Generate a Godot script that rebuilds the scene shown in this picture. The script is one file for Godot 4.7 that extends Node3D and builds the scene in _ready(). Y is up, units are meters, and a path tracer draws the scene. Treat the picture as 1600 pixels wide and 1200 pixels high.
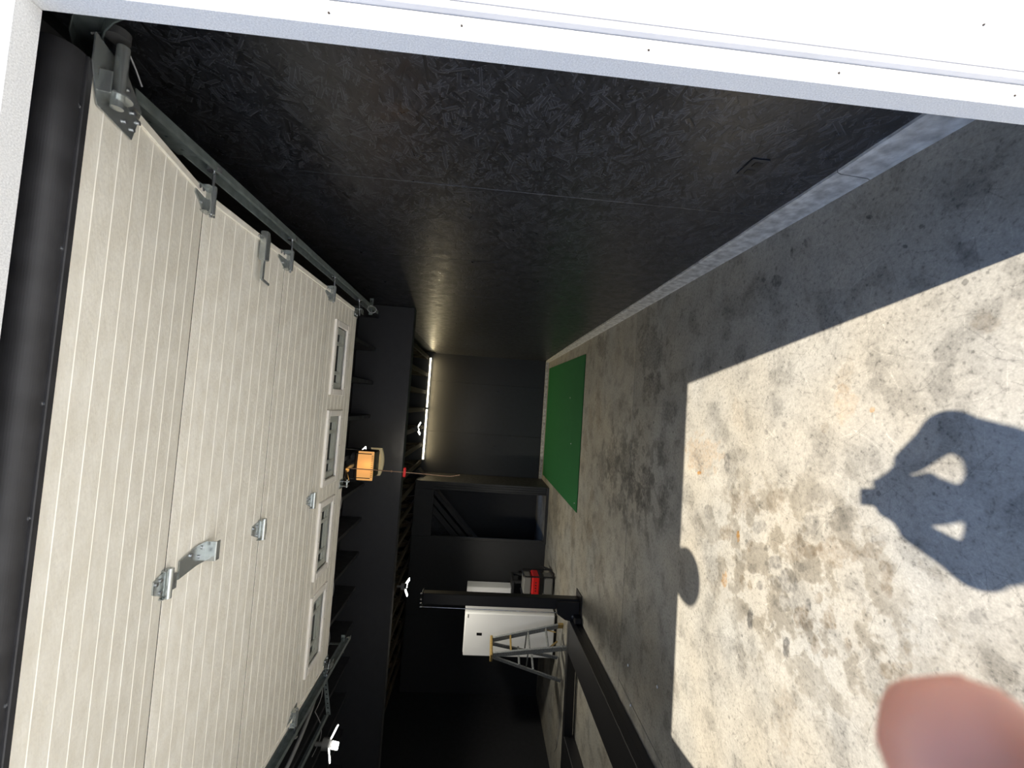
extends Node3D
# World: x right, y up, depth into the garage runs along -z. W(x, y, d) turns (right, up, depth) into a point.
var M := {}
var names := {}
var rng := RandomNumberGenerator.new()

func W(x: float, y: float, d: float) -> Vector3:
	return Vector3(x, y, -d)

# ---------------------------------------------------------------- mesh helpers
func mb() -> SurfaceTool:
	var st := SurfaceTool.new()
	st.begin(Mesh.PRIMITIVE_TRIANGLES)
	return st

func tri(st: SurfaceTool, a: Vector3, b: Vector3, c: Vector3, n: Vector3) -> void:
	if (c - a).cross(b - a).dot(n) < 0.0:
		var t := b
		b = c
		c = t
	for p in [a, b, c]:
		st.set_normal(n)
		st.add_vertex(p)

func quad(st: SurfaceTool, a: Vector3, b: Vector3, c: Vector3, d: Vector3, n: Vector3) -> void:
	tri(st, a, b, c, n)
	tri(st, a, c, d, n)

func tri_s(st: SurfaceTool, p: Array, n: Array) -> void:
	var order := [0, 1, 2]
	if (p[2] - p[0]).cross(p[1] - p[0]).dot(n[0] + n[1] + n[2]) < 0.0:
		order = [0, 2, 1]
	for i in order:
		st.set_normal(n[i])
		st.add_vertex(p[i])

# box with chamfered edges, centre c, size s, axes b
func cbox(st: SurfaceTool, c: Vector3, s: Vector3, ch := 0.0, b := Basis()) -> void:
	var e := s * 0.5
	var ax := [Vector3.RIGHT, Vector3.UP, Vector3.BACK]
	if ch <= 0.0:
		for k in 3:
			for sg in [-1.0, 1.0]:
				var n: Vector3 = ax[k] * sg
				var u: Vector3 = ax[(k + 1) % 3] * e[(k + 1) % 3]
				var v: Vector3 = ax[(k + 2) % 3] * e[(k + 2) % 3]
				var m: Vector3 = n * e[k]
				quad(st, c + b * (m - u - v), c + b * (m + u - v), c + b * (m + u + v), c + b * (m - u + v), b * n)
		return
	var f := e - Vector3(ch, ch, ch)
	for k in 3:
		var k1 := (k + 1) % 3
		var k2 := (k + 2) % 3
		for sg in [-1.0, 1.0]:
			var m: Vector3 = ax[k] * (sg * e[k])
			var u: Vector3 = ax[k1] * f[k1]
			var v: Vector3 = ax[k2] * f[k2]
			quad(st, c + b * (m - u - v), c + b * (m + u - v), c + b * (m + u + v), c + b * (m - u + v), b * (ax[k] * sg))
			for s2 in [-1.0, 1.0]:
				# edge between face k(sg) and face k1(s2), running along k2
				var p1: Vector3 = ax[k] * (sg * e[k]) + ax[k1] * (s2 * f[k1])
				var p2: Vector3 = ax[k] * (sg * f[k]) + ax[k1] * (s2 * e[k1])
				quad(st, c + b * (p1 - v), c + b * (p1 + v), c + b * (p2 + v), c + b * (p2 - v), b * ((ax[k] * sg + ax[k1] * s2).normalized()))
	for sx in [-1.0, 1.0]:
		for sy in [-1.0, 1.0]:
			for sz in [-1.0, 1.0]:
				tri(st, c + b * Vector3(sx * e.x, sy * f.y, sz * f.z), c + b * Vector3(sx * f.x, sy * e.y, sz * f.z), c + b * Vector3(sx * f.x, sy * f.y, sz * e.z), b * Vector3(sx, sy, sz).normalized())

# box between (x0..x1, y0..y1, d0..d1)
func span(st: SurfaceTool, x0: float, x1: float, y0: float, y1: float, d0: float, d1: float, ch := 0.0) -> void:
	cbox(st, W((x0 + x1) / 2, (y0 + y1) / 2, (d0 + d1) / 2), Vector3(absf(x1 - x0), absf(y1 - y0), absf(d1 - d0)), ch)

func along(a: Vector3, b: Vector3, up := Vector3.UP) -> Basis:
	var z := (b - a).normalized()
	if absf(z.dot(up)) > 0.99:
		up = Vector3.RIGHT
	var x := up.cross(z).normalized()
	return Basis(x, z.cross(x), z)

# straight bar from a to b, w across and t in the direction nearest to up
func bar(st: SurfaceTool, a: Vector3, b: Vector3, w: float, t: float, ch := 0.0, up := Vector3.UP) -> void:
	cbox(st, (a + b) * 0.5, Vector3(w, t, a.distance_to(b)), ch, along(a, b, up))

func tube(st: SurfaceTool, pts: Array, r: float, sides := 8, r_end := -1.0) -> void:
	var rings := []
	var norms := []
	var up := Vector3.UP
	var total := float(pts.size() - 1)
	for i in pts.size():
		var t: Vector3
		if i == 0:
			t = pts[1] - pts[0]
		elif i == pts.size() - 1:
			t = pts[i] - pts[i - 1]
		else:
			t = pts[i + 1] - pts[i - 1]
		t = t.normalized()
		var x := up.cross(t)
		if x.length() < 0.05:
			x = Vector3.RIGHT.cross(t)
		x = x.normalized()
		var y := t.cross(x)
		up = y
		var rr := r if r_end < 0.0 else lerpf(r, r_end, i / total)
		var ring := []
		var nn := []
		for k in sides:
			var a := TAU * k / sides
			var n := x * cos(a) + y * sin(a)
			ring.append(pts[i] + n * rr)
			nn.append(n)
		rings.append(ring)
		norms.append(nn)
	for i in pts.size() - 1:
		for k in sides:
			var k2 := (k + 1) % sides
			tri_s(st, [rings[i][k], rings[i][k2], rings[i + 1][k2]], [norms[i][k], norms[i][k2], norms[i + 1][k2]])
			tri_s(st, [rings[i][k], rings[i + 1][k2], rings[i + 1][k]], [norms[i][k], norms[i + 1][k2], norms[i + 1][k]])
	for e in [0, pts.size() - 1]:
		var o: Vector3 = (pts[0] - pts[1]).normalized() if e == 0 else (pts[e] - pts[e - 1]).normalized()
		for k in sides:
			tri(st, pts[e], rings[e][k], rings[e][(k + 1) % sides], o)

# profile of Vector2(radius, height) turned about the y axis of xf
func lathe(st: SurfaceTool, prof: Array, xf: Transform3D, n := 20) -> void:
	for i in prof.size() - 1:
		var p: Vector2 = prof[i]
		var q: Vector2 = prof[i + 1]
		var t := (q - p).normalized()
		for k in n:
			var a0 := TAU * k / n
			var a1 := TAU * (k + 1) / n
			var c0 := Vector3(cos(a0), 0, sin(a0))
			var c1 := Vector3(cos(a1), 0, sin(a1))
			var n0 := xf.basis * (c0 * t.y + Vector3.UP * -t.x)
			var n1 := xf.basis * (c1 * t.y + Vector3.UP * -t.x)
			var A := xf * (c0 * p.x + Vector3.UP * p.y)
			var B := xf * (c1 * p.x + Vector3.UP * p.y)
			var C := xf * (c1 * q.x + Vector3.UP * q.y)
			var D := xf * (c0 * q.x + Vector3.UP * q.y)
			if p.x > 1e-5:
				tri_s(st, [A, B, C], [n0, n1, n1])
			if q.x > 1e-5:
				tri_s(st, [A, C, D], [n0, n1, n0])

func disc(st: SurfaceTool, c: Vector3, axis: Vector3, r: float, t: float, n := 12) -> void:
	tube(st, [c - axis * t * 0.5, c + axis * t * 0.5], r, n)

# polygon (x, y) of xf, pushed from z = 0 to z = depth
func prism(st: SurfaceTool, poly: PackedVector2Array, depth: float, xf: Transform3D) -> void:
	var idx := Geometry2D.triangulate_polygon(poly)
	for i in range(0, idx.size(), 3):
		var a := poly[idx[i]]
		var b := poly[idx[i + 1]]
		var c := poly[idx[i + 2]]
		tri(st, xf * Vector3(a.x, a.y, 0), xf * Vector3(b.x, b.y, 0), xf * Vector3(c.x, c.y, 0), xf.basis * Vector3(0, 0, -1) * signf(depth))
		tri(st, xf * Vector3(a.x, a.y, depth), xf * Vector3(b.x, b.y, depth), xf * Vector3(c.x, c.y, depth), xf.basis * Vector3(0, 0, 1) * signf(depth))
	var area := 0.0
	for i in poly.size():
		var j := (i + 1) % poly.size()
		area += poly[i].x * poly[j].y - poly[j].x * poly[i].y
	for i in poly.size():
		var a := poly[i]
		var b := poly[(i + 1) % poly.size()]
		var o := Vector2(b.y - a.y, a.x - b.x).normalized() * signf(area)
		quad(st, xf * Vector3(a.x, a.y, 0), xf * Vector3(b.x, b.y, 0), xf * Vector3(b.x, b.y, depth), xf * Vector3(a.x, a.y, depth), xf.basis * Vector3(o.x, o.y, 0))

# flat strip with a row of square holes: from a to b, width axis wv (its length is the width), thickness th
func perforated(st: SurfaceTool, a: Vector3, b: Vector3, wv: Vector3, th: float, pitch: float, hole: float) -> void:
	var z := (b - a).normalized()
	var x := wv.normalized()
	var y := z.cross(x)
	var bs := Basis(x, y, z)
	var w := wv.length()
	var n := maxi(1, int(a.distance_to(b) / pitch))
	var p := a.distance_to(b) / n
	for i in n:
		var c := a + z * (p * (i + 0.5))
		for s in [-1.0, 1.0]:
			cbox(st, c + x * (s * (w + hole) / 4), Vector3((w - hole) / 2, th, p), 0.0, bs)
			cbox(st, c + z * (s * (p + hole) / 4), Vector3(hole, th, (p - hole) / 2), 0.0, bs)

# ---------------------------------------------------------------- node helpers
func numbered(called: String) -> String:
	if not names.has(called):
		names[called] = 0
		return called
	names[called] += 1
	return "%s_%03d" % [called, names[called]]

func obj(called: String, st: SurfaceTool, m: Material, parent: Node = null) -> MeshInstance3D:
	var o := MeshInstance3D.new()
	o.mesh = st.commit()
	o.material_override = null
	o.mesh.surface_set_material(0, m)
	if parent == null:
		o.name = numbered(called)
		add_child(o)
	else:
		o.name = called
		parent.add_child(o, true)
	return o

func tag(o: Node, label: String, category: String, group := "") -> Node:
	o.set_meta("label", label)
	o.set_meta("category", category)
	if group != "":
		o.set_meta("group", group)
	return o

func thing(called: String, label: String, category: String, at := Vector3.ZERO, turn := 0.0, group := "") -> Node3D:
	var o := Node3D.new()
	o.name = numbered(called)
	add_child(o)
	o.position = at
	o.rotation.y = turn
	tag(o, label, category, group)
	return o

func setting(called: String) -> Node3D:
	var o := Node3D.new()
	o.name = numbered(called)
	add_child(o)
	o.set_meta("kind", "structure")
	return o

func part_node(called: String, parent: Node) -> Node3D:
	var o := Node3D.new()
	o.name = called
	parent.add_child(o, true)
	return o

# ---------------------------------------------------------------- materials
func mat(key: String, c: Color, rough := 0.6, metal := 0.0) -> StandardMaterial3D:
	var m := StandardMaterial3D.new()
	m.resource_name = key
	m.albedo_color = c
	m.roughness = rough
	m.metallic = metal
	M[key] = m
	return m

func noise_tex(freq: float, lo: Color, hi: Color, sd := 1, size := 512, oct := 4, as_normal := false, bump := 4.0) -> NoiseTexture2D:
	var n := FastNoiseLite.new()
	n.seed = sd
	n.frequency = freq
	n.fractal_octaves = oct
	var t := NoiseTexture2D.new()
	t.width = size
	t.height = size
	t.seamless = true
	t.noise = n
	t.as_normal_map = as_normal
	t.bump_strength = bump
	if not as_normal:
		var g := Gradient.new()
		g.set_color(0, lo)
		g.set_color(1, hi)
		t.color_ramp = g
	return t

func triplanar(m: StandardMaterial3D, scale: Vector3) -> void:
	m.uv1_triplanar = true
	m.uv1_world_triplanar = true
	m.uv1_scale = scale

# pressed wood strands seen through paint: a height picture of overlapping flakes
func strand_height(size: int, count: int, sd: int, paint := false) -> Image:
	var r := RandomNumberGenerator.new()
	r.seed = sd
	var buf := PackedFloat32Array()
	buf.resize(size * size)
	buf.fill(0.5)
	for i in count:
		var cx := r.randf() * size
		var cy := r.randf() * size
		var a := r.randfn(0.0, 0.7)
		var l := r.randf_range(10, 34)
		var w := r.randf_range(1.6, 6.0)
		var hgt := r.randf_range(0.2, 0.8)
		var ca := cos(a)
		var sa := sin(a)
		var reach := int(l) + 1
		var tilt := r.randf_range(-0.02, 0.02)
		for yy in range(-reach, reach + 1):
			for xx in range(-reach, reach + 1):
				var u := xx * ca + yy * sa
				var v := -xx * sa + yy * ca
				if absf(u) < l and absf(v) < w:
					var worn := paint and w - absf(v) < 1.0 and hgt > 0.62  # taller flakes get a pale rim in the colour picture
					buf[posmod(int(cy) + yy, size) * size + posmod(int(cx) + xx, size)] = 1.0 if worn else clampf((0.3 + 0.4 * hgt if paint else hgt) + v * tilt, 0, 1)
	var im := Image.create(size, size, false, Image.FORMAT_RGB8)
	for y in size:
		for x in size:
			var g := buf[y * size + x]
			im.set_pixel(x, y, Color(g, g, g))
	return im

func sm(a: float, b: float, x: float) -> float:
	var t := clampf((x - a) / (b - a), 0.0, 1.0)
	return t * t * (3.0 - 2.0 * t)

# stains read off the concrete: x, depth, first half axis (x, depth), second half axis (x, depth), kind (0 grey oil, 1 brown, 3 rust), strength
const STAINS := [
	[-0.65,5.72,0.030,-0.229,-0.221,-0.047,0,0.50], [-0.57,5.28,0.031,-0.244,-0.220,-0.042,0,0.55], [-0.47,4.80,0.033,-0.280,-0.235,-0.039,0,0.55], [-0.70,4.63,0.045,-0.261,-0.141,-0.023,0,0.50],
	[-0.61,4.17,0.031,-0.185,-0.145,-0.020,0,0.50], [-0.93,4.87,0.035,-0.168,-0.107,-0.019,0,0.50], [-0.82,4.33,0.028,-0.134,-0.119,-0.018,0,0.50], [-0.67,3.76,0.023,-0.115,-0.147,-0.018,0,0.40],
	[-0.27,3.84,0.015,-0.158,-0.137,-0.017,0,0.22], [0.92,6.05,-0.034,-0.259,-0.182,-0.038,0,0.45], [0.66,4.23,-0.043,-0.341,-0.284,-0.038,0,0.40], [0.30,4.15,-0.012,-0.272,-0.122,-0.016,0,0.45],
	[0.10,6.07,0.000,-0.165,-0.347,-0.076,1,0.30], [0.05,5.19,0.006,-0.496,-0.135,-0.024,0,0.22], [0.06,3.76,0.002,-0.177,-0.109,-0.013,0,0.30], [-0.14,6.49,0.006,-0.150,-0.275,-0.066,1,0.35],
	[-0.43,6.70,0.013,-0.160,-0.168,-0.043,1,0.40], [-1.13,6.14,0.027,-0.134,-0.116,-0.027,1,0.35], [-1.64,6.16,0.046,-0.167,-0.177,-0.043,1,0.40], [-1.38,5.75,0.073,-0.285,-0.183,-0.040,1,0.25],
	[-1.76,8.95,0.071,-0.346,-0.458,-0.173,0,0.40], [-1.94,5.62,0.097,-0.272,-0.216,-0.048,1,0.30], [-1.59,4.47,0.077,-0.209,-0.176,-0.028,0,0.35], [-2.41,4.86,0.103,-0.204,-0.242,-0.045,0,0.35],
	[-1.83,4.16,0.056,-0.123,-0.162,-0.024,0,0.25], [-2.55,5.34,0.096,-0.198,-0.198,-0.042,0,0.30], [-1.91,7.21,0.050,-0.182,-0.368,-0.109,1,0.30], [0.82,2.38,-0.012,-0.044,-0.037,-0.002,0,0.55],
	[0.85,2.50,-0.007,-0.024,-0.019,-0.001,0,0.50], [0.64,1.40,-0.018,-0.052,-0.054,-0.001,0,0.40], [0.95,2.16,-0.007,-0.018,-0.031,-0.001,0,0.55], [0.93,2.26,-0.005,-0.015,-0.036,-0.002,0,0.50],
	[0.73,1.61,-0.004,-0.011,-0.008,-0.000,0,0.80], [0.92,1.78,-0.007,-0.016,-0.009,-0.000,0,0.70], [0.62,1.97,-0.027,-0.110,-0.043,-0.002,0,0.20], [0.75,2.78,-0.060,-0.271,-0.085,-0.006,0,0.20],
	[-0.63,3.01,0.016,-0.067,-0.059,-0.005,0,0.30], [-0.70,2.79,0.024,-0.085,-0.055,-0.004,1,0.40], [-0.67,2.65,0.006,-0.020,-0.041,-0.003,3,0.80], [-0.58,2.46,0.018,-0.068,-0.042,-0.003,0,0.35],
	[-0.67,2.38,0.010,-0.032,-0.030,-0.002,0,0.40], [-0.70,2.54,0.011,-0.036,-0.029,-0.002,1,0.35], [-0.82,2.49,0.017,-0.046,-0.035,-0.002,0,0.40], [-0.72,2.32,0.020,-0.060,-0.046,-0.003,0,0.45],
	[-0.59,2.14,0.045,-0.145,-0.067,-0.003,1,0.33], [-0.79,2.22,0.048,-0.125,-0.056,-0.003,0,0.40], [-0.67,2.10,0.022,-0.062,-0.030,-0.001,0,0.35], [-0.89,2.43,0.013,-0.033,-0.027,-0.002,0,0.45],
	[-0.91,2.59,0.009,-0.025,-0.036,-0.002,1,0.45], [-0.92,2.52,0.009,-0.024,-0.028,-0.002,1,0.45], [-0.98,2.78,0.013,-0.036,-0.046,-0.004,3,0.40], [-0.89,2.22,0.042,-0.099,-0.043,-0.002,0,0.40],
	[-0.91,2.11,0.027,-0.058,-0.053,-0.002,1,0.45], [-0.83,2.06,0.009,-0.020,-0.029,-0.001,0,0.50], [-0.84,1.94,0.023,-0.050,-0.049,-0.002,1,0.45], [-0.93,2.06,0.015,-0.032,-0.023,-0.001,1,0.40],
	[-0.77,1.99,0.011,-0.026,-0.028,-0.001,1,0.40], [-0.53,1.91,0.037,-0.117,-0.068,-0.003,1,0.33], [-0.48,2.07,0.020,-0.072,-0.053,-0.002,0,0.30], [-0.47,2.61,0.032,-0.153,-0.082,-0.006,1,0.30],
	[-0.41,2.33,0.019,-0.091,-0.067,-0.004,1,0.28], [-0.33,2.04,0.016,-0.078,-0.059,-0.003,0,0.22], [-0.39,1.89,0.021,-0.084,-0.069,-0.002,0,0.28], [-0.56,1.66,0.015,-0.040,-0.067,-0.002,1,0.38],
	[-0.47,1.73,0.020,-0.063,-0.035,-0.001,1,0.32], [-0.55,1.34,0.010,-0.022,-0.024,-0.000,0,0.28], [-0.58,1.24,0.006,-0.012,-0.015,-0.000,0,0.32], [-0.77,1.57,0.010,-0.019,-0.031,-0.001,1,0.35],
	[-1.45,2.20,0.053,-0.079,-0.147,-0.008,1,0.22], [-1.43,2.84,0.126,-0.240,-0.095,-0.008,0,0.20], [-0.88,1.62,0.039,-0.069,-0.034,-0.001,1,0.33], [-0.90,1.83,0.010,-0.019,-0.036,-0.001,1,0.35],
	[-0.99,2.01,0.016,-0.030,-0.045,-0.002,1,0.40], [-1.00,1.95,0.012,-0.022,-0.027,-0.001,1,0.35], [-0.24,3.14,0.027,-0.258,-0.135,-0.012,3,0.16], [-0.27,2.80,0.005,-0.037,-0.081,-0.006,0,0.50],
	[0.24,1.88,-0.004,-0.061,-0.086,-0.003,1,0.22], [-0.00,1.99,0.002,-0.031,-0.030,-0.001,1,0.25], [0.01,2.28,0.001,-0.025,-0.017,-0.001,0,0.35], [-0.04,2.42,0.001,-0.022,-0.018,-0.001,0,0.35],
	[-0.14,2.00,0.013,-0.112,-0.074,-0.003,0,0.22], [0.06,2.71,0.001,-0.069,-0.100,-0.007,1,0.16], [0.12,1.88,-0.000,-0.068,-0.085,-0.003,3,0.12], [0.39,1.34,-0.009,-0.046,-0.042,-0.000,1,0.28],
	[0.09,1.74,0.000,-0.012,-0.011,-0.000,3,0.50], [0.09,2.38,0.001,-0.064,-0.106,-0.006,0,0.12], [0.29,1.59,-0.008,-0.073,-0.049,-0.001,0,0.12], [-1.10,2.50,0.013,-0.029,-0.055,-0.004,0,0.85],
	[-1.10,2.20,0.012,-0.023,-0.048,-0.002,0,0.85], [-0.38,3.17,0.004,-0.028,-0.014,-0.001,3,0.60], [0.37,2.94,-0.002,-0.025,-0.013,-0.001,0,0.60], [-0.88,1.45,0.026,-0.040,-0.041,-0.001,0,0.20]
]

# the colour of the worn concrete over a piece of the floor: mottling, spots, stains, scratches
func concrete_map(x0: float, x1: float, d0: float, d1: float, w: int, h: int, sd: int, marks: int) -> ImageTexture:
	var big := FastNoiseLite.new()
	big.seed = 11
	big.frequency = 0.55
	big.fractal_octaves = 5
	var mid := FastNoiseLite.new()
	mid.seed = 23
	mid.frequency = 3.2
	mid.fractal_octaves = 4
	var fine := FastNoiseLite.new()
	fine.seed = 5
	fine.frequency = 32.0
	fine.fractal_octaves = 3
	var warm := FastNoiseLite.new()
	warm.seed = 41
	warm.frequency = 0.9
	warm.fractal_octaves = 3
	var grit := FastNoiseLite.new()
	grit.seed = 63
	grit.frequency = 85.0
	grit.fractal_octaves = 2
	var blot := FastNoiseLite.new()
	blot.seed = 91
	blot.frequency = 4.2
	blot.fractal_octaves = 5
	blot.fractal_gain = 0.62
	var px := PackedFloat32Array()
	px.resize(w * h * 3)
	var r := RandomNumberGenerator.new()
	r.seed = sd
	for j in h:
		var d := d0 + (d1 - d0) * (j + 0.5) / h
		for i in w:
			var x := x0 + (x1 - x0) * (i + 0.5) / w
			var a := big.get_noise_2d(x, d)
			var b := mid.get_noise_2d(x, d)
			var c := fine.get_noise_2d(x, d)
			var v := 1.0 + 0.16 * a + 0.2 * b + 0.16 * c + 0.16 * grit.get_noise_2d(x, d) + r.randf_range(-0.07, 0.07)
			# brown soaked patches where cars have dripped, grey ones further in
			var q := blot.get_noise_2d(x, d)
			var e1 := 1.0 - sm(0.45, 1.15, Vector2((x + 0.78) / 0.62, (d - 2.25) / 0.95).length() + 0.35 * b)
			var k1 := 0.34 * e1 * sm(-0.08, 0.14, q)
			var e2 := 1.0 - sm(0.5, 1.1, Vector2((x + 0.6) / 0.75, (d - 4.6) / 1.2).length() + 0.4 * b)
			var k2 := 0.36 * e2 * sm(0.0, 0.12, q) + 0.1 * sm(0.1, 0.3, q)
			if d > 3.42 and d < 4.66 and x > 0.1:  # a darker band on the right side, ending at the slab joint
				k2 += 0.14 * sm(-0.15, 0.1, a)
			if b < -0.22:
				v -= 0.16 * sm(-0.22, -0.36, b)
			if c < -0.36:
				v -= 0.22 * sm(-0.36, -0.55, c)
			var t := 0.055 * warm.get_noise_2d(x, d)
			var o := (j * w + i) * 3
			v *= 1.0 - k2
			t += 0.12 * k1
			v *= 1.0 - k1
			px[o] = 0.316 * v * (1.0 + t)
			px[o + 1] = 0.302 * v
			px[o + 2] = 0.262 * v * (1.0 - t * 1.6)
	var tint := [Vector3(0.36, 0.36, 0.37), Vector3(0.5, 0.41, 0.31), Vector3.ONE, Vector3(0.95, 0.52, 0.12)]
	var edge := FastNoiseLite.new()
	edge.seed = 77
	edge.frequency = 9.0
	edge.fractal_octaves = 4
	for s in STAINS:
		var av := Vector2(s[2], s[3])
		var bv := Vector2(s[4], s[5])
		var det := av.x * bv.y - av.y * bv.x
		if absf(det) < 1e-9:
			continue
		var ex := (absf(av.x) + absf(bv.x)) * 1.5
		var ed := (absf(av.y) + absf(bv.y)) * 1.5
		var i0 := maxi(0, int((s[0] - ex - x0) / (x1 - x0) * w))
		var i1 := mini(w - 1, int((s[0] + ex - x0) / (x1 - x0) * w))
		var j0 := maxi(0, int((s[1] - ed - d0) / (d1 - d0) * h))
		var j1 := mini(h - 1, int((s[1] + ed - d0) / (d1 - d0) * h))
		var tc: Vector3 = tint[int(s[6])]
		for j in range(j0, j1 + 1):
			var d := d0 + (d1 - d0) * (j + 0.5) / h
			for i in range(i0, i1 + 1):
				var x := x0 + (x1 - x0) * (i + 0.5) / w
				var p := Vector2(x - s[0], d - s[1])
				var u := (p.x * bv.y - p.y * bv.x) / det
				var v := (av.x * p.y - av.y * p.x) / det
				var e := edge.get_noise_2d(x, d)
				var q := sqrt(u * u + v * v) + 0.7 * e
				if q > 1.1:
					continue
				var k: float = s[7] * sm(1.05, 0.75, q) * (0.72 + 0.75 * edge.get_noise_2d(x * 3.0 + 7.0, d * 3.0))
				k = clampf(k * 1.6, 0.0, 0.95)
				var o := (j * w + i) * 3
				px[o] *= lerpf(1.0, tc.x, k)
				px[o + 1] *= lerpf(1.0, tc.y, k)
				px[o + 2] *= lerpf(1.0, tc.z, k)
	# scratches, scuffs and small spots
	for n in marks:
		var x := r.randf_range(x0, x1)
		var d := r.randf_range(d0, d1)
		var kind := r.randf()
		if kind < 0.8:
			var a := r.randf() * TAU
			var bend := r.randfn(0.0, 0.4)
			var l := r.randf_range(0.02, 0.16)
			var f := r.randf_range(0.72, 0.92) if r.randf() < 0.55 else r.randf_range(1.08, 1.25)
			var steps := int(l / ((d1 - d0) / h))
			for k in steps:
				var t := float(k) / maxf(steps, 1.0)
				var an := a + bend * t
				x += cos(an) * l / steps
				d += sin(an) * l / steps
				var i := int((x - x0) / (x1 - x0) * w)
				var j := int((d - d0) / (d1 - d0) * h)
				if i < 0 or j < 0 or i >= w or j >= h:
					break
				for c in 3:
					px[(j * w + i) * 3 + c] *= f
		else:
			var rad := r.randf_range(0.002, 0.006) * (2.2 if r.randf() < 0.05 else 1.0)
			var f := r.randf_range(0.5, 0.85)
			var ri := int(rad / (x1 - x0) * w) + 1
			var rj := int(rad / (d1 - d0) * h) + 1
			var ci := int((x - x0) / (x1 - x0) * w)
			var cj := int((d - d0) / (d1 - d0) * h)
			for j in range(maxi(0, cj - rj), mini(h, cj + rj + 1)):
				for i in range(maxi(0, ci - ri), mini(w, ci + ri + 1)):
					if Vector2(float(i - ci) / ri, float(j - cj) / rj).length() < 0.9:
						for c in 3:
							px[(j * w + i) * 3 + c] *= f
	var bytes := PackedByteArray()
	bytes.resize(w * h * 3)
	for k in px.size():
		bytes[k] = int(clampf(pow(px[k], 1.0 / 2.2), 0.0, 1.0) * 255.0)
	return ImageTexture.create_from_image(Image.create_from_data(w, h, false, Image.FORMAT_RGB8, bytes))

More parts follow.
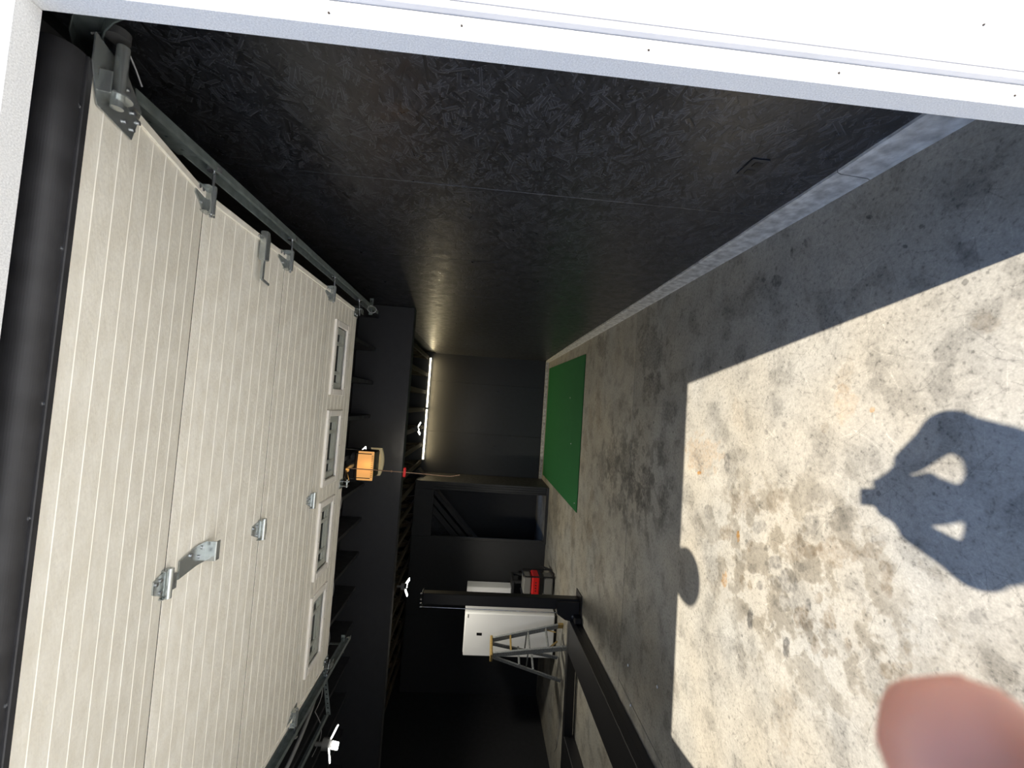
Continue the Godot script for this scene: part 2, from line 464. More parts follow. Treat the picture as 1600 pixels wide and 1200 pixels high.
func make_materials() -> void:
	var osb := ImageTexture.create_from_image(strand_height(512, 5200, 3))
	var m := mat("osb_black", Color(0.345, 0.358, 0.392), 0.5)
	m.albedo_texture = ImageTexture.create_from_image(strand_height(512, 5200, 3, true))
	m.heightmap_enabled = true
	m.heightmap_texture = osb
	m.heightmap_scale = 0.14
	m.roughness_texture = noise_tex(0.012, Color(0.55, 0.55, 0.55), Color(1, 1, 1), 4)
	m.roughness = 0.46
	m.metallic_specular = 0.6
	triplanar(m, Vector3(1.15, 1.15, 1.15))
	m = mat("black_paint", Color(0.162, 0.165, 0.174), 0.62)
	m.roughness_texture = noise_tex(0.02, Color(0.7, 0.7, 0.7), Color(1, 1, 1), 9)
	triplanar(m, Vector3(0.9, 0.9, 0.9))
	m = mat("door_cream", Color(0.97, 0.955, 0.905), 0.5)
	m.normal_enabled = true
	m.normal_texture = noise_tex(0.06, Color.BLACK, Color.WHITE, 15, 512, 4, true, 2.2)
	m.normal_scale = 0.35
	m.albedo_texture = noise_tex(0.011, Color(0.93, 0.92, 0.9), Color(1, 1, 1), 16)
	triplanar(m, Vector3(1.2, 3.4, 3.4))
	m = mat("window_frame", Color(0.95, 0.93, 0.89), 0.4)
	m = mat("muntin_grey", Color(0.66, 0.67, 0.63), 0.5)
	m = mat("pane_dark", Color(0.1, 0.105, 0.098, 0.9), 0.1)
	m.metallic_specular = 0.25
	m.transparency = BaseMaterial3D.TRANSPARENCY_ALPHA
	m = mat("galvanized", Color(0.74, 0.76, 0.75), 0.26, 0.75)
	m.roughness_texture = noise_tex(0.05, Color(0.8, 0.8, 0.8), Color(1, 1, 1), 21, 256)
	m.albedo_texture = noise_tex(0.04, Color(0.92, 0.92, 0.92), Color(1, 1, 1), 22, 256)
	triplanar(m, Vector3(3, 3, 3))
	m = mat("track_steel", Color(0.55, 0.59, 0.58), 0.42, 0.4)
	m.albedo_texture = noise_tex(0.03, Color(0.72, 0.72, 0.72), Color(1, 1, 1), 24, 256)
	triplanar(m, Vector3(2, 2, 2))
	m = mat("steel_bright", Color(0.78, 0.79, 0.8), 0.25, 0.9)
	m = mat("rubber", Color(0.2, 0.2, 0.21), 0.55)
	m.albedo_texture = noise_tex(0.02, Color(0.7, 0.7, 0.7), Color(1, 1, 1), 25, 256)
	triplanar(m, Vector3(2, 2, 2))
	m = mat("joint_dark", Color(0.3, 0.28, 0.25), 0.8)
	m = mat("roller_nylon", Color(0.25, 0.25, 0.25), 0.5)
	m = mat("facade_white", Color(0.7, 0.7, 0.705), 0.5)
	m.albedo_texture = noise_tex(0.012, Color(0.95, 0.95, 0.95), Color(1, 1, 1), 31, 256)
	triplanar(m, Vector3(0.8, 0.8, 0.8))
	m = mat("trim_white", Color(0.9, 0.9, 0.89), 0.5)
	m.albedo_texture = noise_tex(0.35, Color(0.8, 0.8, 0.8), Color(1, 1, 1), 32, 512, 2)
	m.normal_enabled = true
	m.normal_texture = noise_tex(0.2, Color.BLACK, Color.WHITE, 33, 512, 3, true, 2.0)
	m.normal_scale = 0.15
	triplanar(m, Vector3(1.6, 1.6, 1.6))
	m = mat("dirt", Color(0.16, 0.13, 0.1), 0.9)
	m = mat("curb", Color(0.92, 0.92, 0.9), 0.8)
	m.albedo_texture = noise_tex(0.02, Color(0.66, 0.65, 0.64), Color(1, 1, 1), 35, 512, 6)
	m.heightmap_enabled = true
	m.heightmap_texture = noise_tex(0.05, Color.BLACK, Color.WHITE, 36, 512, 5)
	m.heightmap_scale = 0.25
	triplanar(m, Vector3(1.1, 1.1, 1.1))
	m = mat("driveway", Color(0.92, 0.91, 0.87), 0.85)  # unseen ground, made extra pale to bounce sun up onto the door
	m = mat("turf", Color(0.09, 0.5, 0.25), 0.9)
	m.albedo_texture = noise_tex(0.09, Color(0.62, 0.66, 0.62), Color(1, 1, 1), 37, 512, 5)
	m.heightmap_enabled = true
	m.heightmap_texture = noise_tex(0.3, Color.BLACK, Color.WHITE, 38, 512, 2)
	m.heightmap_scale = 0.6
	triplanar(m, Vector3(2.6, 2.6, 0.7))
	m = mat("lift_black", Color(0.11, 0.11, 0.12), 0.42)
	m = mat("appliance_white", Color(0.94, 0.945, 0.95), 0.65)
	m = mat("appliance_grey", Color(0.84, 0.845, 0.85), 0.4)
	m = mat("plastic_black", Color(0.07, 0.07, 0.075), 0.4)
	m = mat("plastic_grey", Color(0.46, 0.46, 0.45), 0.5)
	m = mat("red", Color(0.78, 0.07, 0.06), 0.45)
	m = mat("handle_red", Color(0.9, 0.16, 0.17), 0.45)
	m = mat("rope", Color(0.62, 0.5, 0.4), 0.9)
	m = mat("ladder_grey", Color(0.8, 0.81, 0.8), 0.6)
	m.albedo_texture = noise_tex(0.08, Color(0.2, 0.22, 0.25), Color(1, 1, 1), 44, 256, 5)
	triplanar(m, Vector3(3, 3, 3))
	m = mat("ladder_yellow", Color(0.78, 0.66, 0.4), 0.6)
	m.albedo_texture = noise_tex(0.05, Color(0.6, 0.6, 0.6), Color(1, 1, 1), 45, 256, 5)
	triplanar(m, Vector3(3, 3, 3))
	m = mat("truss_wood", Color(0.44, 0.38, 0.3), 0.8)
	m.albedo_texture = noise_tex(0.05, Color(0.5, 0.5, 0.5), Color(1, 1, 1), 46, 256, 5)
	triplanar(m, Vector3(4, 4, 1))
	m = mat("wire_grey", Color(0.6, 0.6, 0.6), 0.5)
	m = mat("cream_plastic", Color(0.85, 0.79, 0.62), 0.5)
	m = mat("skin", Color(0.82, 0.57, 0.44), 0.55)
	m.subsurf_scatter_enabled = true
	m.subsurf_scatter_strength = 0.12
	m.albedo_texture = noise_tex(0.03, Color(0.86, 0.82, 0.82), Color(1, 1, 1), 47, 256)
	triplanar(m, Vector3(6, 6, 6))
	m = mat("shirt", Color(0.4, 0.43, 0.48), 0.9)
	m = mat("denim", Color(0.2, 0.25, 0.36), 0.9)
	m = mat("hair", Color(0.16, 0.11, 0.08), 0.7)
	m = mat("shoe", Color(0.2, 0.19, 0.18), 0.7)
	m = mat("nail", Color(0.86, 0.68, 0.62), 0.35)
	m = mat("screen_glass", Color(0.02, 0.02, 0.025), 0.08)
	m = mat("phone_shell", Color(0.2, 0.21, 0.23), 0.35, 0.4)
	m = mat("lamp_shade_black", Color(0.06, 0.06, 0.06), 0.4)
	m = mat("bulb_glass", Color(0.9, 0.9, 0.88), 0.3)
	m = mat("tube_light", Color(1, 0.98, 0.92), 0.4)
	m.emission_enabled = true
	m.emission = Color(1.0, 0.96, 0.84)
	m.emission_energy_multiplier = 5.0
	m = mat("lamp_lobe", Color(1, 1, 1), 0.4)
	m.emission_enabled = true
	m.emission = Color(1.0, 0.99, 0.96)
	m.emission_energy_multiplier = 9.0
	m = mat("amber_light_lens", Color(0.6, 0.45, 0.27), 0.35)
	m.emission_enabled = true
	m.emission = Color(1.0, 0.76, 0.46)
	m.emission_energy_multiplier = 0.45

# ---------------------------------------------------------------- bodies: tapered capsules joined smoothly, meshed as surface nets
var acc_v := PackedVector3Array()
var acc_n := PackedVector3Array()
var acc_i := PackedInt32Array()

func nets(bones: Array, cell: float, k: float) -> void:
	var lo := Vector3(1e9, 1e9, 1e9)
	var hi := -lo
	for b in bones:
		for e in [[b[0], b[2]], [b[1], b[3]]]:
			var rr: Vector3 = Vector3.ONE * (e[1] + cell * 3.0)
			lo = lo.min(e[0] - rr)
			hi = hi.max(e[0] + rr)
	var nx := int((hi.x - lo.x) / cell) + 2
	var ny := int((hi.y - lo.y) / cell) + 2
	var nz := int((hi.z - lo.z) / cell) + 2
	var D := PackedFloat32Array()
	D.resize(nx * ny * nz)
	D.fill(1.0)
	for b in bones:
		var a: Vector3 = b[0]
		var c: Vector3 = b[1]
		var ra: float = b[2]
		var rb: float = b[3]
		var m := maxf(ra, rb) + k + cell * 2.0
		var p0: Vector3 = (a.min(c) - Vector3.ONE * m - lo) / cell
		var p1: Vector3 = (a.max(c) + Vector3.ONE * m - lo) / cell
		var ab := c - a
		var l2 := maxf(ab.length_squared(), 1e-9)
		for z in range(maxi(0, int(p0.z)), mini(nz, int(p1.z) + 2)):
			for y in range(maxi(0, int(p0.y)), mini(ny, int(p1.y) + 2)):
				var row := (z * ny + y) * nx
				for x in range(maxi(0, int(p0.x)), mini(nx, int(p1.x) + 2)):
					var p := lo + Vector3(x, y, z) * cell
					var t := clampf((p - a).dot(ab) / l2, 0.0, 1.0)
					var d := p.distance_to(a + ab * t) - lerpf(ra, rb, t)
					var o := D[row + x]
					var hh := maxf(k - absf(o - d), 0.0) / k
					D[row + x] = minf(o, d) - hh * hh * k * 0.25
	var ids := PackedInt32Array()
	ids.resize(nx * ny * nz)
	ids.fill(-1)
	var offs := [0, 1, nx, nx + 1, nx * ny, nx * ny + 1, nx * ny + nx, nx * ny + nx + 1]
	var edges := [[0, 1], [2, 3], [4, 5], [6, 7], [0, 2], [1, 3], [4, 6], [5, 7], [0, 4], [1, 5], [2, 6], [3, 7]]
	for z in nz - 1:
		for y in ny - 1:
			for x in nx - 1:
				var i := (z * ny + y) * nx + x
				if absf(D[i]) > cell * 2.0:
					continue
				var v := [0.0, 0.0, 0.0, 0.0, 0.0, 0.0, 0.0, 0.0]
				var neg := 0
				for q in 8:
					v[q] = D[i + offs[q]]
					if v[q] < 0.0:
						neg += 1
				if neg == 0 or neg == 8:
					continue
				var s := Vector3.ZERO
				var cnt := 0
				for e in edges:
					var va: float = v[e[0]]
					var vb: float = v[e[1]]
					if (va < 0.0) != (vb < 0.0):
						var t := va / (va - vb)
						var pa := Vector3(e[0] & 1, (e[0] >> 1) & 1, e[0] >> 2)
						var pb := Vector3(e[1] & 1, (e[1] >> 1) & 1, e[1] >> 2)
						s += pa.lerp(pb, t)
						cnt += 1
				s /= cnt
				var g := Vector3(v[1] + v[3] + v[5] + v[7] - v[0] - v[2] - v[4] - v[6], v[2] + v[3] + v[6] + v[7] - v[0] - v[1] - v[4] - v[5], v[4] + v[5] + v[6] + v[7] - v[0] - v[1] - v[2] - v[3])
				ids[i] = acc_v.size()
				acc_v.append(lo + (Vector3(x, y, z) + s) * cell)
				acc_n.append(g.normalized())
	var step := [1, nx, nx * ny]
	for z in range(1, nz - 1):
		for y in range(1, ny - 1):
			for x in range(1, nx - 1):
				var i := (z * ny + y) * nx + x
				if absf(D[i]) > cell * 2.0:
					continue
				for ax in 3:
					if (D[i] < 0.0) == (D[i + step[ax]] < 0.0):
						continue
					var u: int = step[(ax + 1) % 3]
					var w: int = step[(ax + 2) % 3]
					var q := [ids[i], ids[i - u], ids[i - u - w], ids[i - w]]
					if q.min() < 0:
						continue
					for tr in [[0, 1, 2], [0, 2, 3]]:
						var a: int = q[tr[0]]
						var b: int = q[tr[1]]
						var c: int = q[tr[2]]
						if (acc_v[c] - acc_v[a]).cross(acc_v[b] - acc_v[a]).dot(acc_n[a] + acc_n[b] + acc_n[c]) < 0.0:
							var t := b
							b = c
							c = t
						acc_i.append_array([a, b, c])

func nets_obj(called: String, m: Material, parent: Node) -> MeshInstance3D:
	var arr := []
	arr.resize(Mesh.ARRAY_MAX)
	arr[Mesh.ARRAY_VERTEX] = acc_v.duplicate()
	arr[Mesh.ARRAY_NORMAL] = acc_n.duplicate()
	arr[Mesh.ARRAY_INDEX] = acc_i.duplicate()
	var am := ArrayMesh.new()
	am.add_surface_from_arrays(Mesh.PRIMITIVE_TRIANGLES, arr)
	am.surface_set_material(0, m)
	var o := MeshInstance3D.new()
	o.name = called
	o.mesh = am
	parent.add_child(o, true)
	acc_v.clear()
	acc_n.clear()
	acc_i.clear()
	return o

# the lens of the phone and how it is held: right, down and forward of the upright phone
const EYE := Vector3(0, 1.6, 0)
var RT := Vector3(0.996326, 0.070668, 0.048370)
var DN := Vector3(0.067312, -0.995424, 0.067820)
var FW := Vector3(0.052942, -0.064315, -0.996524)

func held(r: float, down: float, f: float) -> Vector3:
	return EYE + RT * r + DN * down + FW * f

# ================================================================ the scene
func _ready() -> void:
	rng.seed = 7
	# camera: the photograph was taken upright and is stored lying on its side, so the camera is rolled by a quarter turn
	var cam := Camera3D.new()
	cam.name = "camera"
	cam.fov = 81.2026
	cam.near = 0.01
	cam.far = 200.0
	cam.transform = Transform3D(Basis(DN, RT, -FW), EYE)
	var lens := CameraAttributesPhysical.new()
	lens.frustum_focal_length = 14.0
	lens.frustum_focus_distance = 4.0
	lens.frustum_near = 0.01
	lens.frustum_far = 200.0
	lens.exposure_aperture = 14.0
	cam.attributes = lens
	add_child(cam)
	cam.fov = 81.2026
	cam.current = true

	# sky, sun, exposure
	var we := WorldEnvironment.new()
	we.name = "world_environment"
	var env := Environment.new()
	env.background_mode = Environment.BG_SKY
	var sky := Sky.new()
	var sm_ := ProceduralSkyMaterial.new()
	sm_.sky_top_color = Color(0.52, 0.67, 0.92)
	sm_.sky_horizon_color = Color(0.74, 0.83, 0.97)
	sm_.ground_bottom_color = Color(0.5, 0.48, 0.44)
	sm_.ground_horizon_color = Color(0.7, 0.72, 0.74)
	sm_.sun_angle_max = 1.0
	sm_.sky_energy_multiplier = 1.0
	sky.sky_material = sm_
	env.sky = sky
	env.background_energy_multiplier = 1.9
	env.tonemap_mode = Environment.TONE_MAPPER_LINEAR
	env.tonemap_exposure = 1.22
	env.sdfgi_enabled = true
	env.ssao_enabled = true
	env.ssil_enabled = true
	we.environment = env
	add_child(we)
	var sun := DirectionalLight3D.new()
	sun.name = "sun"
	sun.light_color = Color(1.0, 0.96, 0.9)
	sun.light_energy = 3.1
	sun.light_angular_distance = 0.53
	sun.shadow_enabled = true
	add_child(sun)
	sun.look_at_from_position(Vector3(0, 8, 0), Vector3(0, 8, 0) + Vector3(-0.148, -1.0, -1.10), Vector3.UP)

	make_materials()
	print("materials")
	build_shell()
	print("shell")
	build_ceilings()
	build_door()
	print("door")
	build_tracks()
	build_opener()
	build_lamps()
	build_lift()
	build_things()
	print("things")
	build_person()
	print("person")

# ---------------------------------------------------------------- floor, walls
func slab(called: String, x0: float, x1: float, d0: float, d1: float, m: Material, parent: Node, ux0: float, ux1: float, ud0: float, ud1: float) -> void:
	var st := mb()
	var y := 0.0
	var c := [W(x0, y, d0), W(x1, y, d0), W(x1, y, d1), W(x0, y, d1)]
	var uv := []
	for p in c:
		uv.append(Vector2((p.x - ux0) / (ux1 - ux0), (-p.z - ud0) / (ud1 - ud0)))
	for t in [[0, 1, 2], [0, 2, 3]]:
		var o: Array = t
		if (c[t[2]] - c[t[0]]).cross(c[t[1]] - c[t[0]]).y < 0.0:
			o = [t[0], t[2], t[1]]
		for i in o:
			st.set_normal(Vector3.UP)
			st.set_uv(uv[i])
			st.add_vertex(c[i])
	# sides and underside, down to the bed
	var b := -0.12
	var q := [W(x0, b, d0), W(x1, b, d0), W(x1, b, d1), W(x0, b, d1)]
	var ns := [W(0, 0, -1), W(1, 0, 0), W(0, 0, 1), W(-1, 0, 0)]
	for i in 4:
		var j := (i + 1) % 4
		st.set_uv(uv[i])
		quad(st, c[i], c[j], q[j], q[i], ns[i])
	quad(st, q[0], q[1], q[2], q[3], Vector3.DOWN)
	obj(called, st, m, parent)

func wall_x(d: float) -> float:
	return 1.095 + 0.0105 * d

func build_shell() -> void:
	var near := mat("concrete_near", Color(1, 1, 1), 0.72)
	near.albedo_texture = concrete_map(-2.7, 1.4, 0.7, 4.66, 1280, 1236, 3, 5200)
	var far := mat("concrete_far", Color(1, 1, 1), 0.6)
	far.albedo_texture = concrete_map(-6.4, 1.4, 0.7, 12.0, 720, 1040, 4, 3000)
	for m in [near, far]:
		m.texture_repeat = false
	var fl := setting("floor")
	slab("slab", -2.695, 1.4, 0.72, 4.655, near, fl, -2.7, 1.4, 0.7, 4.66)
	slab("slab", -6.4, 1.4, 4.663, 12.0, far, fl, -6.4, 1.4, 0.7, 12.0)
	slab("slab", -6.4, -2.703, 0.72, 4.655, far, fl, -6.4, 1.4, 0.7, 12.0)
	var st := mb()
	span(st, -6.5, 1.5, -0.2, -0.121, 0.6, 12.1)
	obj("bed", st, M.curb, fl)
	var drive := setting("ground")
	st = mb()
	span(st, -30, 30, -0.3, -0.03, -40, 0.715)
	obj("driveway", st, M.driveway, drive)

	# right wall: painted strand boards on a stem wall
	var wr := setting("wall_right")
	var phi := atan(0.0105)
	var bs := Basis(Vector3.UP, -phi)
	st = mb()
	cbox(st, W(wall_x(6.3) + 0.09, 1.78, 6.3), Vector3(0.14, 3.76, 11.6), 0.0, bs)
	obj("studs_and_sheathing", st, M.black_paint, wr)
	var d := -0.17
	while d < 11.2:
		var d0 := maxf(d, 0.86)
		var d1 := minf(d + 1.216, 11.05)
		if d1 > d0 + 0.05:
			var up_to := 2.8 if d0 > 5.5 else 3.0
			for seg in [[0.13, up_to]]:
				st = mb()
				cbox(st, W(wall_x((d0 + d1) / 2) + 0.006, (seg[0] + seg[1]) / 2, (d0 + d1) / 2), Vector3(0.012, seg[1] - seg[0], d1 - d0), 0.0015, bs)
				obj("panel", st, M.osb_black, wr)
		d += 1.22
	var br := setting("baseboard_right")
	st = mb()
	# concrete stem wall, slightly battered, with an uneven arris; poured in lengths
	var cuts := [0.86, 1.78, 3.05, 4.66, 7.2, 11.06]
	for i in cuts.size() - 1:
		st = mb()
		var n := 10
		for k in n:
			var da: float = lerpf(cuts[i] + 0.002, cuts[i + 1] - 0.002, k / float(n))
			var db: float = lerpf(cuts[i] + 0.002, cuts[i + 1] - 0.002, (k + 1) / float(n))
			var pa := curb_section(da)
			var pb := curb_section(db)
			for q in pa.size() - 1:
				var nn: Vector3 = (pb[q] - pa[q]).cross(pa[q + 1] - pa[q]).normalized()
				if nn.dot(Vector3(-1, 1, 0)) < 0.0:
					nn = -nn
				quad(st, pa[q], pb[q], pb[q + 1], pa[q + 1], nn)
		obj("stem_wall", st, M.curb, br)

	# back wall on the right, side return, partition with a doorway, hall behind it, left wall
	var wb := setting("wall_back")
	var xs := [-1.69, -0.69, 0.53, 1.215]
	for i in 3:
		st = mb()
		span(st, xs[i] + 0.002, xs[i + 1] - 0.002, 0.075, 3.0, 11.05, 11.062, 0.0015)
		obj("panel", st, M.black_paint, wb)
	st = mb()
	span(st, -1.8, 1.4, 0.0, 3.65, 11.063, 11.2)
	obj("studs_and_sheathing", st, M.black_paint, wb)
	var bb := setting("baseboard_back")
	st = mb()
	span(st, -1.69, 1.21, 0, 0.074, 11.03, 11.062, 0.004)
	obj("stem_wall", st, M.curb, bb)

	var wp := setting("wall_partition")
	st = mb()
	span(st, -6.1, -4.52, 0, 2.9, 9.85, 9.95)
	obj("panel", st, M.black_paint, wp)
	st = mb()
	span(st, -4.515, -2.865, 0, 2.9, 9.85, 9.95)
	obj("panel", st, M.black_paint, wp)
	st = mb()
	span(st, -2.86, -1.87, 2.49, 2.9, 9.85, 9.95)
	obj("panel", st, M.black_paint, wp)
	st = mb()
	span(st, -1.71, -1.69, 0, 2.9, 9.97, 11.05)
	obj("side_panel", st, M.black_paint, wp)
	var frame := part_node("door_frame", wp)
	st = mb()
	span(st, -1.87, -1.69, 0, 2.9, 9.85, 9.97, 0.004)
	obj("post", st, M.black_paint, frame)
	for k in 3:
		st = mb()
		span(st, -1.855 + 0.05 * k, -1.835 + 0.05 * k, 0.06, 2.5, 9.835, 9.852, 0.003)
		obj("rail", st, M.black_paint, frame)
	st = mb()
	span(st, -2.9, -1.69, 0, 0.05, 9.78, 9.85, 0.004)
	obj("sill", st, M.black_paint, frame)
	st = mb()
	span(st, -2.9, -2.84, 0.05, 2.5, 9.825, 9.852, 0.004)
	obj("stop", st, M.black_paint, frame)
	# stair inside the doorway
	var stair := setting("stair")
	for k in 3:
		st = mb()
		bar(st, W(-1.95 + 0.2 * k, 2.95, 10.5), W(-4.0 + 0.2 * k, 1.02, 10.5), 0.05 + 0.3, 0.12 - 0.02 * k, 0.005)
		obj("stringer", st, M.black_paint, stair)
	st = mb()
	prism(st, PackedVector2Array([Vector2(-4.2, 2.9), Vector2(-2.1, 2.9), Vector2(-4.2, 0.95)]), 0.02, Transform3D(Basis(), W(0, 0, 10.75)))
	obj("stair_wall", st, M.osb_black, stair)
	st = mb()
	span(st, -6.1, -1.69, 0.0, 3.65, 11.75, 11.85)
	obj("wall_hall", st, M.black_paint).set_meta("kind", "structure")
	st = mb()
	span(st, -6.25, -6.1, -0.05, 3.65, 0.8, 11.85)
	obj("wall_left", st, M.black_paint).set_meta("kind", "structure")

	# front of the building round the opening
	var wf := setting("wall_front")
	var XR := 0.635
	var XL := -2.034
	var YT := 2.41
	for part in [[XR + 0.058, 3.2, -0.02, 4.4], [-8.0, XL - 0.058, -0.02, 4.4], [XL - 0.058, XR + 0.058, YT + 0.058, 4.4]]:
		st = mb()
		span(st, part[0], part[1], part[2], part[3], 0.742, 0.765, 0.001)
		obj("siding", st, M.facade_white, wf)
	for part in [[XR + 0.02, 1.5, -0.02, 4.0], [-6.3, XL - 0.02, -0.02, 4.0], [XL - 0.02, XR + 0.02, YT + 0.02, 4.0]]:
		st = mb()
		span(st, part[0], part[1], part[2], part[3], 0.766, 0.80)
		obj("framing", st, M.black_paint, wf)
	for part in [[XR + 0.14, 1.5, -0.02, 4.0], [-6.3, XL - 0.14, -0.02, 4.0], [XL - 0.14, XR + 0.14, YT + 0.2, 4.0]]:
		st = mb()
		span(st, part[0], part[1], part[2], part[3], 0.801, 0.86)
		obj("framing", st, M.black_paint, wf)
	var specks := [[1.05, 1.79], [0.745, 1.55], [0.79, 0.98], [0.86, 0.905], [0.98, 0.64], [0.72, 2.12], [1.02, 1.22], [0.93, 1.93], [0.77, 0.72]]
	for s in specks:
		st = mb()
		var a: float = rng.randf() * TAU
		bar(st, W(s[0], s[1], 0.7405), W(s[0] + 0.004 * cos(a), s[1] + 0.006 * sin(a), 0.7405), 0.003, 0.003, 0.001, Vector3.BACK)
		obj("speck", st, M.dirt, wf)
	# the white metal casing: right, left and over the opening; J-shaped with a stepped face
	for side in [["trim_1", XR, 1.0], ["trim_2", XL, -1.0]]:
		var t := setting(side[0])
		var s: float = side[2]
		var x: float = side[1]
		st = mb()
		span(st, x, x + s * 0.043, -0.02, YT + 0.043, 0.757, 0.803, 0.0015)
		obj("casing", st, M.trim_white, t)
		st = mb()
		span(st, x + s * 0.0435, x + s * 0.0575, -0.02, YT + 0.0575, 0.744, 0.765, 0.001)
		obj("channel", st, M.facade_white, t)
		for k in 7:
			st = mb()
			var yy := 0.35 + 0.31 * k + rng.randf_range(-0.1, 0.1)
			disc(st, W(x + s * rng.randf_range(0.008, 0.035), yy, 0.7565), Vector3.BACK, 0.0022, 0.002, 6)
			obj("speck", st, M.dirt, t)
	var t3 := setting("trim_3")
	st = mb()
	span(st, XL, XR, YT, YT + 0.043, 0.757, 0.803, 0.0015)
	obj("casing", st, M.trim_white, t3)
	st = mb()
	span(st, XL - 0.043, XR + 0.043, YT + 0.0435, YT + 0.0575, 0.744, 0.765, 0.001)
	obj("channel", st, M.facade_white, t3)

	# socket plate on the strand board
	var pl := thing("outlet", "black painted socket plate on the black strand board wall near the concrete base", "outlet", W(wall_x(1.82), 0.5, 1.82), -phi)
	st = mb()
	cbox(st, Vector3(-0.004, 0, 0), Vector3(0.008, 0.078, 0.122), 0.002)
	obj("plate", st, M.black_paint, pl)
	for k in [-1, 1]:
		st = mb()
		cbox(st, Vector3(-0.009, 0, 0.028 * k), Vector3(0.004, 0.034, 0.03), 0.001)
		obj("socket", st, M.plastic_black, pl)
	for x in [0.37, -0.97]:
		var p2 := thing("wall_plate", "small black cover plate on the back wall, the one towards the strand board corner" if x > 0.0 else "small black cover plate on the back wall, the one towards the doorway", "outlet", W(x, 1.22, 11.05), 0.0, "cover plates on the back wall")
		st = mb()
		cbox(st, Vector3(0, 0, 0.004), Vector3(0.075, 0.12, 0.008), 0.002)
		obj("plate", st, M.black_paint, p2)
		st = mb()
		cbox(st, Vector3(0, 0, 0.009), Vector3(0.03, 0.06, 0.004), 0.001)
		obj("socket", st, M.plastic_black, p2)

func curb_section(d: float) -> Array:
	var n := sin(d * 9.1) * 0.5 + sin(d * 23.7 + 1.0) * 0.3 + sin(d * 51.0) * 0.2
	var h := lerpf(0.152, 0.07, clampf((d - 1.4) / 9.5, 0, 1)) + 0.006 * n
	var x := wall_x(d)
	return [W(x + 0.03, h + 0.002, d), W(x - 0.012, h - 0.002 * n, d), W(x - 0.018, h - 0.014, d), W(x - 0.024 + 0.002 * n, 0.012, d), W(x - 0.034, -0.01, d)]

# ---------------------------------------------------------------- ceilings
func build_ceilings() -> void:
	var ce := setting("ceiling")
	var st := mb()
	span(st, -6.1, 1.4, 3.18, 3.3, 0.8, 5.7)
	obj("deck", st, M.black_paint, ce)
	var x := 1.0
	while x > -6.0:
		st = mb()
		span(st, x - 0.02, x + 0.02, 2.93, 3.179, 0.87, 5.535, 0.002)
		obj("joist", st, M.black_paint, ce)
		x -= 0.4064
	for run in [[-0.8, -2.0], [-2.05, -3.3]]:
		st = mb()
		var pts := []
		for i in 25:
			var a := i / 24.0
			pts.append(W(lerpf(run[0], run[1], a), 2.915 - 0.06 * absf(sin(a * PI * 3.0)), 4.35 + 0.04 * sin(a * 9.0)))
		tube(st, pts, 0.004, 5)
		obj("cable", st, M.wire_grey, ce)
	var rf := setting("added_roof")  # unseen slab added to stop sun leaking between the two ceiling decks
	st = mb()
	span(st, -6.4, 1.6, 3.62, 3.75, 0.75, 12.1)
	obj("deck", st, M.black_paint, rf)
	var hb := setting("header_beam")
	st = mb()
	span(st, -6.1, 1.15, 2.5, 3.17, 5.54, 5.68, 0.006)
	obj("beam", st, M.black_paint, hb)
	var cr := setting("ceiling_rear")
	st = mb()
	span(st, -6.1, 1.4, 3.42, 3.5, 5.6, 11.8)
	obj("deck", st, M.black_paint, cr)
	x = 1.075
	while x > -6.0:
		var tr := part_node("truss", cr)
		st = mb()
		span(st, x - 0.042, x + 0.042, 2.95, 2.988, 5.69, 11.04, 0.002)
		obj("bottom_chord", st, M.truss_wood, tr)
		st = mb()
		span(st, x - 0.042, x + 0.042, 3.38, 3.418, 5.69, 11.04, 0.002)
		obj("top_chord", st, M.truss_wood, tr)
		var d := 5.8
		var k := 0
		st = mb()
		while d < 10.95:
			var d2 := minf(d + 0.43, 11.0)
			bar(st, W(x, 2.988 if k % 2 == 0 else 3.38, d), W(x, 3.38 if k % 2 == 0 else 2.988, d2), 0.08, 0.036)
			d = d2
			k += 1
		obj("web", st, M.truss_wood, tr)
		x -= 0.4185

# ---------------------------------------------------------------- overhead door
const DX0 := -2.03
const DX1 := 0.69
const DXC := -0.67
# depth and height of the inside face at the section joints, from the bottom edge inwards
const JD := [1.0, 1.625, 2.29, 2.955, 3.605]
const JY := [2.495, 2.63, 2.632, 2.634, 2.636]

func section_xf(k: int, t: float) -> Transform3D:
	# frame on the inside face: x to the right, y out of the face (down into the room), z from the bottom edge inwards
	var a := W(0, JY[k], JD[k])
	var b := W(0, JY[k + 1], JD[k + 1])
	var z := (b - a).normalized()
	var x := Vector3.RIGHT
	var y := z.cross(x)
	if y.y > 0.0:
		y = -y
		x = -x
	return Transform3D(Basis(Vector3.RIGHT, y, z), a + z * t)

